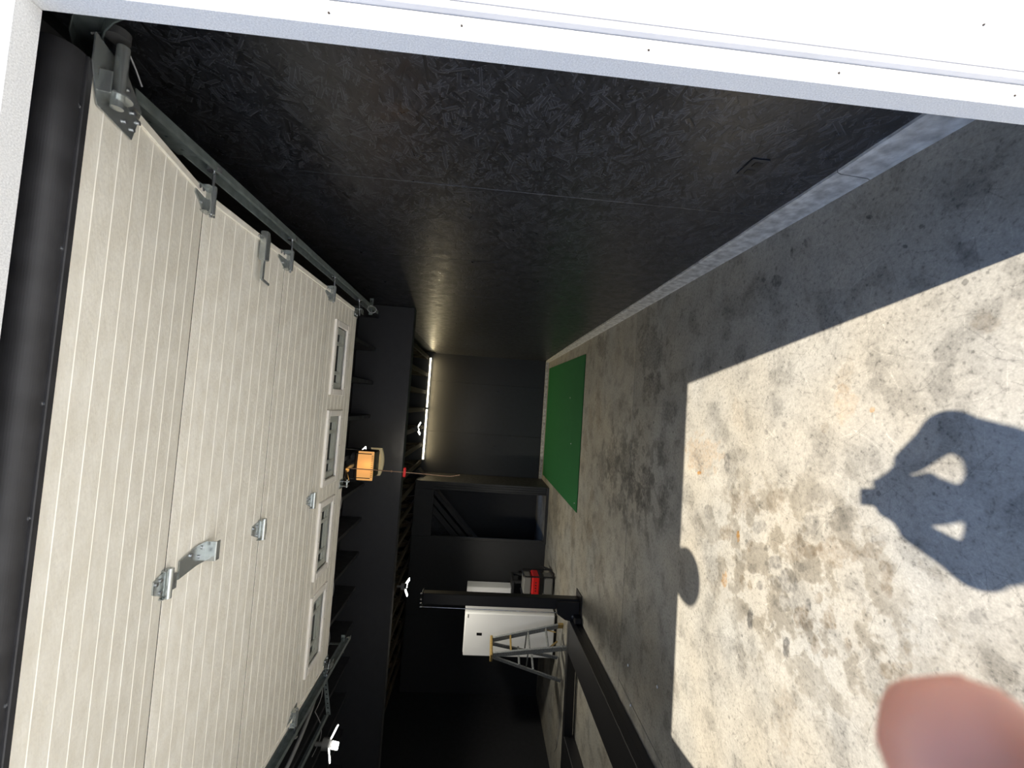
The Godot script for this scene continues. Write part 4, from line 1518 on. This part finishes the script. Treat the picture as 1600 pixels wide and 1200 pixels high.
func build_lamps() -> void:
	lobe_lamp("three-panel ceiling lamp between the trusses near the tube lights", W(-0.55, 2.87, 9.2), 0.4, 0.7)
	lobe_lamp("three-panel ceiling lamp over the white freezer", W(-2.88, 2.6, 7.2), 1.0, 2.4)
	lobe_lamp("three-panel ceiling lamp beside the angle bar of the door track", W(-3.1, 2.75, 4.25), 0.2, 0.7)
	lobe_lamp("three-panel ceiling lamp above the door opener", W(-0.63, 2.87, 4.85), 0.9, 0.35)
	for x in [0.47, -0.77]:
		var t := thing("tube_light", "lit tube light over the back wall, the one ending by the strand board corner" if x > 0.0 else "lit tube light over the back wall, the one ending beside the doorway frame", "lamp", W(x, 2.9, 10.9), 0.0, "pair of tube lights end to end")
		var st := mb()
		tube(st, [Vector3(-0.595, 0, 0), Vector3(0.595, 0, 0)], 0.017, 12)
		obj("light_tube", st, M.tube_light, t)
		st = mb()
		cbox(st, Vector3(0, 0.028, 0), Vector3(1.22, 0.02, 0.045), 0.004)
		obj("batten", st, M.appliance_white, t)
		for s in [-1.0, 1.0]:
			st = mb()
			cbox(st, Vector3(0.605 * s, 0.005, 0), Vector3(0.02, 0.05, 0.045), 0.004)
			obj("end_cap", st, M.appliance_white, t)
		var l := AreaLight3D.new()
		l.name = "tube_glow"
		l.area_size = Vector2(1.18, 0.034)
		l.light_color = Color(1.0, 0.9, 0.68)
		l.light_energy = 0.9
		l.set("area_range", 14.0)
		l.shadow_enabled = true
		l.position = Vector3(0, -0.02, 0)
		l.rotation_degrees = Vector3(-90, 0, 0)
		t.add_child(l)
	# lamp outside over the opening: it only shows by its shadow on the floor
	var b := thing("barn_lamp", "round shaded lamp on the white front over the opening, casting the round shadow", "lamp", W(-0.76, 2.66, 0.36))
	var q := -b.position
	var st := mb()
	lathe(st, [Vector2(0.205, 0), Vector2(0.2, 0.02), Vector2(0.17, 0.07), Vector2(0.1, 0.12), Vector2(0.05, 0.14), Vector2(0.045, 0.2), Vector2(0, 0.205)], Transform3D(), 28)
	lathe(st, [Vector2(0.04, 0.13), Vector2(0.095, 0.114), Vector2(0.164, 0.066), Vector2(0.2, 0.001), Vector2(0.205, 0)], Transform3D(), 28)
	obj("lamp_shade", st, M.lamp_shade_black, b)
	st = mb()
	tube(st, [Vector3(0, 0.2, 0), Vector3(0, 0.32, 0), W(0, 0.4, 0.04), W(0, 0.44, 0.13), W(0, 0.42, 0.24), W(0, 0.36, 0.34), W(0, 0.32, 0.38)], 0.012, 10)
	obj("gooseneck", st, M.lamp_shade_black, b)
	st = mb()
	disc(st, W(0, 0.32, 0.375), Vector3.BACK, 0.06, 0.015, 20)
	obj("backplate", st, M.lamp_shade_black, b)
	st = mb()
	lathe(st, [Vector2(0, 0.02), Vector2(0.025, 0.03), Vector2(0.03, 0.06), Vector2(0.015, 0.12), Vector2(0, 0.125)], Transform3D(), 14)
	obj("bulb", st, M.bulb_glass, b)

# ---------------------------------------------------------------- car lift
func build_lift() -> void:
	var t := thing("car_lift", "low black steel car lift with one tall post and a long runway on the floor", "car lift", W(-2.74, 0, 6.5), deg_to_rad(2.6))
	var st := mb()
	# hollow post: front face, side and a slot behind the cable
	cbox(st, Vector3(0.0, 1.12, -0.03), Vector3(0.15, 2.22, 0.14), 0.008)
	obj("post", st, M.lift_black, t)
	st = mb()
	cbox(st, Vector3(-0.02, 0.008, 0.0), Vector3(0.36, 0.016, 0.34), 0.004)
	obj("base_plate", st, M.lift_black, t)
	st = mb()
	prism(st, PackedVector2Array([Vector2(-0.06, 0.34), Vector2(-0.12, 0.33), Vector2(-0.19, 0.22), Vector2(-0.21, 0.13), Vector2(-0.18, 0.06), Vector2(-0.12, 0.03), Vector2(0.05, 0.02), Vector2(0.05, 0.34)]), 0.05, Transform3D(Basis(), Vector3(0, 0, 0.045)))
	obj("gusset", st, M.lift_black, t)
	st = mb()
	disc(st, Vector3(-0.14, 0.115, 0.1), Vector3.BACK, 0.016, 0.012, 12)
	obj("bolt", st, M.steel_bright, t)
	st = mb()
	cbox(st, Vector3(0, 2.235, -0.03), Vector3(0.19, 0.01, 0.16), 0.002)
	obj("cap_plate", st, M.lift_black, t)
	for x in [-0.07, -0.02, 0.06]:
		st = mb()
		disc(st, Vector3(x, 2.25, 0.02), Vector3.UP, 0.011, 0.03, 8)
		obj("cap_bolt", st, M.steel_bright, t)
	st = mb()
	tube(st, [Vector3(-0.115, 0.3, 0.05), Vector3(-0.105, 2.24, 0.05)], 0.006, 8)
	obj("cable", st, M.steel_bright, t)
	st = mb()
	disc(st, Vector3(-0.105, 2.245, 0.05), Vector3.UP, 0.012, 0.03, 8)
	obj("cable_nut", st, M.steel_bright, t)
	# runway: a long low box with an upturned outer lip, its plate carried on the cross beam
	st = mb()
	cbox(st, Vector3(-0.42, 0.075, 1.9), Vector3(0.44, 0.145, 3.7), 0.006)
	obj("runway", st, M.lift_black, t)
	st = mb()
	cbox(st, Vector3(-0.2, 0.12, 1.9), Vector3(0.02, 0.075, 3.7), 0.004)
	obj("runway_lip", st, M.lift_black, t)
	st = mb()
	cbox(st, Vector3(-1.95, 0.075, 1.9), Vector3(0.44, 0.145, 3.7), 0.006)
	obj("runway", st, M.lift_black, t)
	st = mb()
	cbox(st, Vector3(-1.2, 0.09, 0.02), Vector3(2.2, 0.12, 0.12), 0.006)
	obj("cross_beam", st, M.lift_black, t)
	st = mb()
	cbox(st, Vector3(-1.2, 0.09, 2.7), Vector3(1.2, 0.1, 0.2), 0.006)
	obj("drip_tray_beam", st, M.lift_black, t)
	st = mb()
	cbox(st, Vector3(-0.15, 0.06, 0.16), Vector3(0.08, 0.1, 0.16), 0.01)
	obj("runway_end", st, M.lift_black, t)

# ---------------------------------------------------------------- things on the floor
func build_things() -> void:
	# artificial turf
	var st := mb()
	var c := [W(0.93, 0.0, 7.0), W(1.02, 0.0, 10.85), W(-1.555, 0.0, 10.85), W(-1.562, 0.0, 6.99)]
	var up := Vector3(0, 0.012, 0)
	quad(st, c[0] + up, c[1] + up, c[2] + up, c[3] + up, Vector3.UP)
	quad(st, c[0] + up * 0.1, c[1] + up * 0.1, c[2] + up * 0.1, c[3] + up * 0.1, Vector3.DOWN)
	for i in 4:
		var a: Vector3 = c[i]
		var b: Vector3 = c[(i + 1) % 4]
		var n := (b - a).cross(Vector3.UP).normalized()
		if n.dot((a + b) * 0.5 - (c[0] + c[2]) * 0.5) < 0.0:
			n = -n
		quad(st, a + up, b + up, b + up * 0.1, a + up * 0.1, n)
	tag(obj("turf_mat", st, M.turf), "green artificial turf mat lying on the concrete by the back wall", "mat")
	for p in [W(0.25, 0.012, 8.0), W(-0.55, 0.012, 7.7), W(-1.45, 0.012, 7.15)]:
		st = mb()
		cbox(st, p + Vector3(0, 0.004, 0), Vector3(0.02, 0.008, 0.014), 0.002)
		tag(obj("paper_scrap", st, M.appliance_white), "tiny white scrap lying on the green turf mat", "scrap", "white scraps on the turf")

	# upright freezer
	var f := thing("freezer", "white upright freezer behind the stepladder, with a small black grip in its door", "freezer", W(-3.965, 0, 8.3))
	st = mb()
	cbox(st, Vector3(0.01, 0.835, -0.03), Vector3(0.71, 1.59, 0.54), 0.012)
	obj("body", st, M.appliance_grey, f)
	st = mb()
	cbox(st, Vector3(0, 0.835, 0.27), Vector3(0.73, 1.57, 0.05), 0.014)
	var dr := obj("door", st, M.appliance_white, f)
	st = mb()
	cbox(st, Vector3(0.01, 0.56, 0.297), Vector3(0.045, 0.09, 0.006), 0.002)
	obj("grip", st, M.plastic_black, dr).position = Vector3(0, 0.8, 0)
	st = mb()
	cbox(st, Vector3(0.31, 1.57, 0.297), Vector3(0.06, 0.022, 0.004), 0.001)
	obj("badge", st, M.plastic_grey, dr)
	st = mb()
	cbox(st, Vector3(0, 0.02, 0.0), Vector3(0.68, 0.04, 0.5), 0.004)
	obj("plinth", st, M.plastic_black, f)
	# white cabinet standing on a black bench behind the post
	var wc := thing("workbench", "black workbench against the dark wall behind the lift post", "workbench", W(-3.75, 0, 9.35))
	st = mb()
	cbox(st, Vector3(0, 0.72, 0), Vector3(0.62, 0.04, 0.5), 0.004)
	obj("bench_top", st, M.black_paint, wc)
	for sx in [-0.28, 0.28]:
		for sz in [-0.21, 0.21]:
			st = mb()
			cbox(st, Vector3(sx, 0.35, sz), Vector3(0.05, 0.7, 0.05), 0.003)
			obj("leg", st, M.black_paint, wc)
	var cab := thing("storage_cabinet", "small white cabinet standing on the black workbench", "cabinet", W(-3.79, 0.74, 9.32))
	st = mb()
	cbox(st, Vector3(0, 0.445, -0.02), Vector3(0.33, 0.89, 0.3), 0.006)
	obj("body", st, M.appliance_white, cab)
	st = mb()
	cbox(st, Vector3(0, 0.445, 0.14), Vector3(0.32, 0.87, 0.018), 0.004)
	obj("door", st, M.appliance_white, cab)
	# red and grey machine by the lift post
	var g := thing("machine", "red and grey boxy machine in a black frame on the floor by the lift post", "machine", W(-3.27, 0, 8.6))
	st = mb()
	cbox(st, Vector3(0, 0.52, 0), Vector3(0.3, 0.15, 0.34), 0.02)
	obj("top_cover", st, M.plastic_grey, g)
	st = mb()
	cbox(st, Vector3(0.02, 0.37, 0.03), Vector3(0.34, 0.14, 0.36), 0.02)
	var rb := obj("red_body", st, M.red, g)
	for i in 4:
		st = mb()
		cbox(st, Vector3(-0.07 + 0.05 * i, 0.37, 0.211), Vector3(0.018, 0.03, 0.004), 0.001)
		obj("vent", st, M.plastic_black, rb)
	st = mb()
	cbox(st, Vector3(0.0, 0.27, 0), Vector3(0.36, 0.08, 0.36), 0.01)
	obj("middle_band", st, M.plastic_black, g)
	st = mb()
	cbox(st, Vector3(0.0, 0.13, 0), Vector3(0.3, 0.18, 0.32), 0.02)
	obj("lower_case", st, M.plastic_grey, g)
	for sx in [-0.18, 0.18]:
		st = mb()
		tube(st, [Vector3(sx, 0.02, 0.2), Vector3(sx, 0.56, 0.2), Vector3(sx, 0.6, 0.17), Vector3(sx, 0.6, -0.17), Vector3(sx, 0.56, -0.2), Vector3(sx, 0.02, -0.2)], 0.014, 8)
		obj("frame_hoop", st, M.plastic_black, g)
	st = mb()
	tube(st, [Vector3(0.18, 0.06, 0.22), Vector3(0.26, 0.05, 0.24), Vector3(0.33, 0.12, 0.22), Vector3(0.38, 0.3, 0.18)], 0.018, 8)
	obj("hose", st, M.plastic_black, g)

	# stepladder
	var F := [W(-3.53, 0, 7.51), W(-3.69, 0, 7.125)]
	var B := [W(-4.17, 0, 7.74), W(-4.33, 0, 7.37)]
	var T := [W(-3.8, 1.15, 7.53), W(-3.9, 1.15, 7.27)]
	var ld := thing("stepladder", "short paint splashed grey stepladder with worn yellow cap standing before the white freezer", "ladder", W(-3.85, 0, 7.4))
	var q := -ld.position
	var rdir: Vector3 = (F[0] - F[1]).normalized()
	for i in 2:
		st = mb()
		var sgn := 1.0 if i == 0 else -1.0
		bar(st, F[i] + Vector3(0, 0.05, 0) + q, T[i] + q, 0.03, 0.09, 0.003, rdir.cross(Vector3.UP))
		obj("front_rail", st, M.ladder_grey, ld)
		st = mb()
		bar(st, B[i] + Vector3(0, 0.02, 0) + q, T[i] + Vector3(-0.06, 0, -0.02) - rdir * 0.02 * sgn + q, 0.026, 0.055, 0.002, rdir.cross(Vector3.UP))
		obj("rear_rail", st, M.ladder_grey, ld)
		st = mb()
		bar(st, F[i] + q, F[i] + Vector3(0, 0.09, 0) + (T[i] - F[i]) * 0.0 + q, 0.04, 0.085, 0.004, rdir.cross(Vector3.UP))
		obj("foot", st, M.ladder_grey if i == 1 else M.ladder_yellow, ld)
	st = mb()
	cbox(st, (T[0] + T[1]) * 0.5 + Vector3(-0.02, 0.02, 0) + q, Vector3(0.15, 0.04, T[0].distance_to(T[1]) + 0.09), 0.008, along(T[1], T[0]))
	obj("cap", st, M.ladder_yellow, ld)
	for k in 3:
		var u := 0.25 + 0.25 * k
		st = mb()
		var a := (F[0] as Vector3).lerp(T[0], u)
		var b2 := (F[1] as Vector3).lerp(T[1], u)
		cbox(st, (a + b2) * 0.5 + q, Vector3(0.085, 0.022, a.distance_to(b2)), 0.003, along(b2, a))
		obj("step", st, M.ladder_yellow if k == 2 else M.ladder_grey, ld)  # top step: the yellow light on it is put into its colour
	for k in 2:
		var u := 0.42 + 0.2 * k
		st = mb()
		bar(st, (B[0] as Vector3).lerp(T[0], u) + q, (B[1] as Vector3).lerp(T[1], u) + q, 0.02, 0.03, 0.002)
		obj("rear_brace", st, M.ladder_grey, ld)
	for i in 2:
		st = mb()
		bar(st, F[i].lerp(T[i], 0.27) + q, F[i].lerp(T[i], 0.03) + (F[1 - i] - F[i]) * 0.3 + q + Vector3(0, 0.1, 0), 0.012, 0.025, 0.002)
		obj("knee_brace", st, M.ladder_yellow, ld)
		st = mb()
		bar(st, F[i].lerp(T[i], 0.52) + q, B[i].lerp(T[i], 0.52) + q, 0.006, 0.02, 0.001)
		obj("spreader", st, M.galvanized, ld)
	# loose wire on the floor behind the runway, scraps on the concrete
	st = mb()
	tube(st, [W(-4.85, 0.004, 7.35), W(-5.0, 0.01, 7.3), W(-5.2, 0.012, 7.35), W(-5.45, 0.006, 7.48), W(-5.6, 0.004, 7.6)], 0.004, 6)
	tag(obj("loose_wire", st, M.wire_grey), "thin pale wire lying on the concrete beyond the lift runway", "wire")
	for p in [W(-2.72, 0, 4.28), W(-2.2, 0, 3.7), W(-2.42, 0, 4.4)]:
		st = mb()
		cbox(st, p + Vector3(0, 0.004, 0), Vector3(0.022, 0.008, 0.012), 0.002, Basis(Vector3.UP, rng.randf() * 3.0))
		tag(obj("chip", st, M.appliance_white), "small pale chip lying on the concrete beside the lift runway", "scrap", "pale chips on the concrete")

# ---------------------------------------------------------------- the photographer and the phone
func build_person() -> void:
	var p := thing("person", "person holding up a phone before the opening, their fingertip blurred in front of the lens", "person", W(0.02, 0, -0.33))
	p.position = Vector3.ZERO
	# skin: head, neck, forearms, hands with fingers closed on the phone
	var sk := []
	sk.append([W(0.016, 1.6, -0.27), W(0.016, 1.67, -0.28), 0.074, 0.084])
	sk.append([W(0.016, 1.56, -0.22), W(0.016, 1.62, -0.225), 0.038, 0.052])
	sk.append([W(0.016, 1.592, -0.172), W(0.016, 1.618, -0.178), 0.013, 0.009])
	sk.append([W(-0.064, 1.61, -0.28), W(-0.068, 1.63, -0.29), 0.012, 0.015])
	sk.append([W(0.096, 1.61, -0.28), W(0.1, 1.63, -0.29), 0.012, 0.015])
	sk.append([W(0.02, 1.43, -0.28), W(0.018, 1.54, -0.27), 0.06, 0.053])
	var wr := held(0.095, 0.14, -0.01)
	var wl := held(-0.138, 0.145, -0.01)
	var er := W(0.228, 1.35, -0.05)
	var el := W(-0.215, 1.33, -0.12)
	sk.append([er, wr, 0.045, 0.029])
	sk.append([el, wl, 0.045, 0.029])
	nets(sk, 0.011, 0.03)
	# left hand: palm at the edge of the phone, fingers behind it, the first one strays before the lens
	var lh := [[wl, held(-0.106, 0.115, -0.016), 0.03, 0.028], [held(-0.106, 0.115, -0.016), held(-0.088, 0.066, -0.006), 0.026, 0.018], [held(-0.106, 0.125, -0.016), held(-0.085, 0.12, -0.004), 0.022, 0.016]]
	lh.append_array([[held(-0.09, 0.062, 0.0), held(-0.068, 0.0645, 0.03), 0.0105, 0.0095], [held(-0.068, 0.0645, 0.03), held(-0.049, 0.0545, 0.0405), 0.0095, 0.0088], [held(-0.049, 0.0545, 0.0405), held(-0.0365, 0.0443, 0.043), 0.0088, 0.0078]])
	for i in 3:
		var y := 0.08 + 0.019 * i
		lh.append_array([[held(-0.088, y, -0.002), held(-0.07, y, 0.022), 0.0105, 0.0098], [held(-0.07, y, 0.022), held(-0.045, y - 0.002, 0.02), 0.0095, 0.009], [held(-0.045, y - 0.002, 0.02), held(-0.03 + 0.006 * i, y - 0.003, 0.012), 0.0088, 0.008]])
	lh.append_array([[held(-0.11, 0.115, -0.025), held(-0.08, 0.09, -0.032), 0.015, 0.0125], [held(-0.08, 0.09, -0.032), held(-0.05, 0.07, -0.023), 0.0118, 0.0095]])
	nets(lh, 0.0032, 0.008)
	var rh := [[wr, held(0.062, 0.11, -0.016), 0.03, 0.028], [held(0.062, 0.11, -0.016), held(0.04, 0.066, -0.008), 0.026, 0.018], [held(0.062, 0.125, -0.016), held(0.036, 0.118, -0.004), 0.022, 0.016]]
	for i in 4:
		var y := 0.055 + 0.0205 * i
		var out := 0.012 if i == 1 else 0.0
		rh.append_array([[held(0.038, y, -0.004), held(0.024 + out * 0.3, y, 0.02), 0.0105, 0.0098], [held(0.024 + out * 0.3, y, 0.02), held(0.002, y + 0.002, 0.018), 0.0095, 0.009], [held(0.002, y + 0.002, 0.018), held(-0.012, y + 0.003, 0.011), 0.0088, 0.008]])
	rh.append_array([[held(0.06, 0.11, -0.025), held(0.032, 0.085, -0.032), 0.015, 0.0125], [held(0.032, 0.085, -0.032), held(0.0, 0.07, -0.023), 0.0118, 0.0095]])
	nets(rh, 0.0034, 0.008)
	nets_obj("body", M.skin, p)
	# clothes
	var sr := W(0.185, 1.42, -0.27)
	var sl := W(-0.15, 1.42, -0.27)
	var sh := [[sl, sr, 0.063, 0.063], [W(-0.06, 1.3, -0.27), W(0.1, 1.3, -0.27), 0.125, 0.125], [W(0.02, 1.3, -0.27), W(0.02, 1.08, -0.29), 0.14, 0.13], [W(-0.05, 1.0, -0.3), W(0.09, 1.0, -0.3), 0.135, 0.135], [sr, er, 0.073, 0.06], [sl, el, 0.073, 0.058], [er, er.lerp(wr, 0.9), 0.06, 0.046], [el, el.lerp(wl, 0.88), 0.058, 0.046], [W(0.02, 1.43, -0.28), W(0.02, 1.46, -0.275), 0.078, 0.068]]
	nets(sh, 0.014, 0.025)
	nets_obj("shirt", M.shirt, p)
	var tr := [[W(-0.06, 0.93, -0.3), W(0.1, 0.93, -0.3), 0.132, 0.132], [W(-0.065, 0.88, -0.3), W(-0.08, 0.5, -0.29), 0.092, 0.068], [W(0.105, 0.88, -0.3), W(0.12, 0.5, -0.29), 0.092, 0.068], [W(-0.08, 0.5, -0.29), W(-0.085, 0.1, -0.33), 0.066, 0.052], [W(0.12, 0.5, -0.29), W(0.125, 0.1, -0.33), 0.066, 0.052]]
	nets(tr, 0.016, 0.03)
	nets_obj("jeans", M.denim, p)
	for x in [-0.085, 0.125]:
		nets([[W(x, 0.012, -0.36), W(x, 0.006, -0.18), 0.045, 0.036], [W(x, 0.03, -0.34), W(x, 0.09, -0.335), 0.045, 0.042]], 0.011, 0.02)
		for i in acc_v.size():
			acc_v[i].y = maxf(acc_v[i].y, -0.029)
		nets_obj("shoe", M.shoe, p)
	nets([[W(0.016, 1.645, -0.3), W(0.016, 1.682, -0.29), 0.086, 0.084], [W(0.016, 1.58, -0.33), W(0.016, 1.64, -0.315), 0.058, 0.07]], 0.01, 0.03)
	nets_obj("hair", M.hair, p)
	for x in [-0.012, 0.052]:
		var st := mb()
		lathe(st, [Vector2(0, -0.011), Vector2(0.008, -0.008), Vector2(0.011, 0), Vector2(0.008, 0.008), Vector2(0, 0.011)], Transform3D(Basis(), W(x, 1.622, -0.186)), 10)
		obj("eye", st, M.screen_glass, p)
	var st2 := mb()
	bar(st2, W(-0.007, 1.562, -0.183), W(0.041, 1.562, -0.183), 0.008, 0.008, 0.002)
	obj("mouth", st2, M.red, p)
	# phone
	var ph := thing("phone", "smartphone held upright in both hands of the person", "phone", EYE)
	var b := Basis(RT, -DN, -FW)
	st2 = mb()
	cbox(st2, held(-0.028, 0.041, -0.0085) - EYE, Vector3(0.072, 0.148, 0.0075), 0.0035, b)
	obj("shell", st2, M.phone_shell, ph)
	st2 = mb()
	cbox(st2, held(-0.028, 0.041, -0.0127) - EYE, Vector3(0.066, 0.142, 0.0006), 0.0, b)
	obj("screen", st2, M.screen_glass, ph)
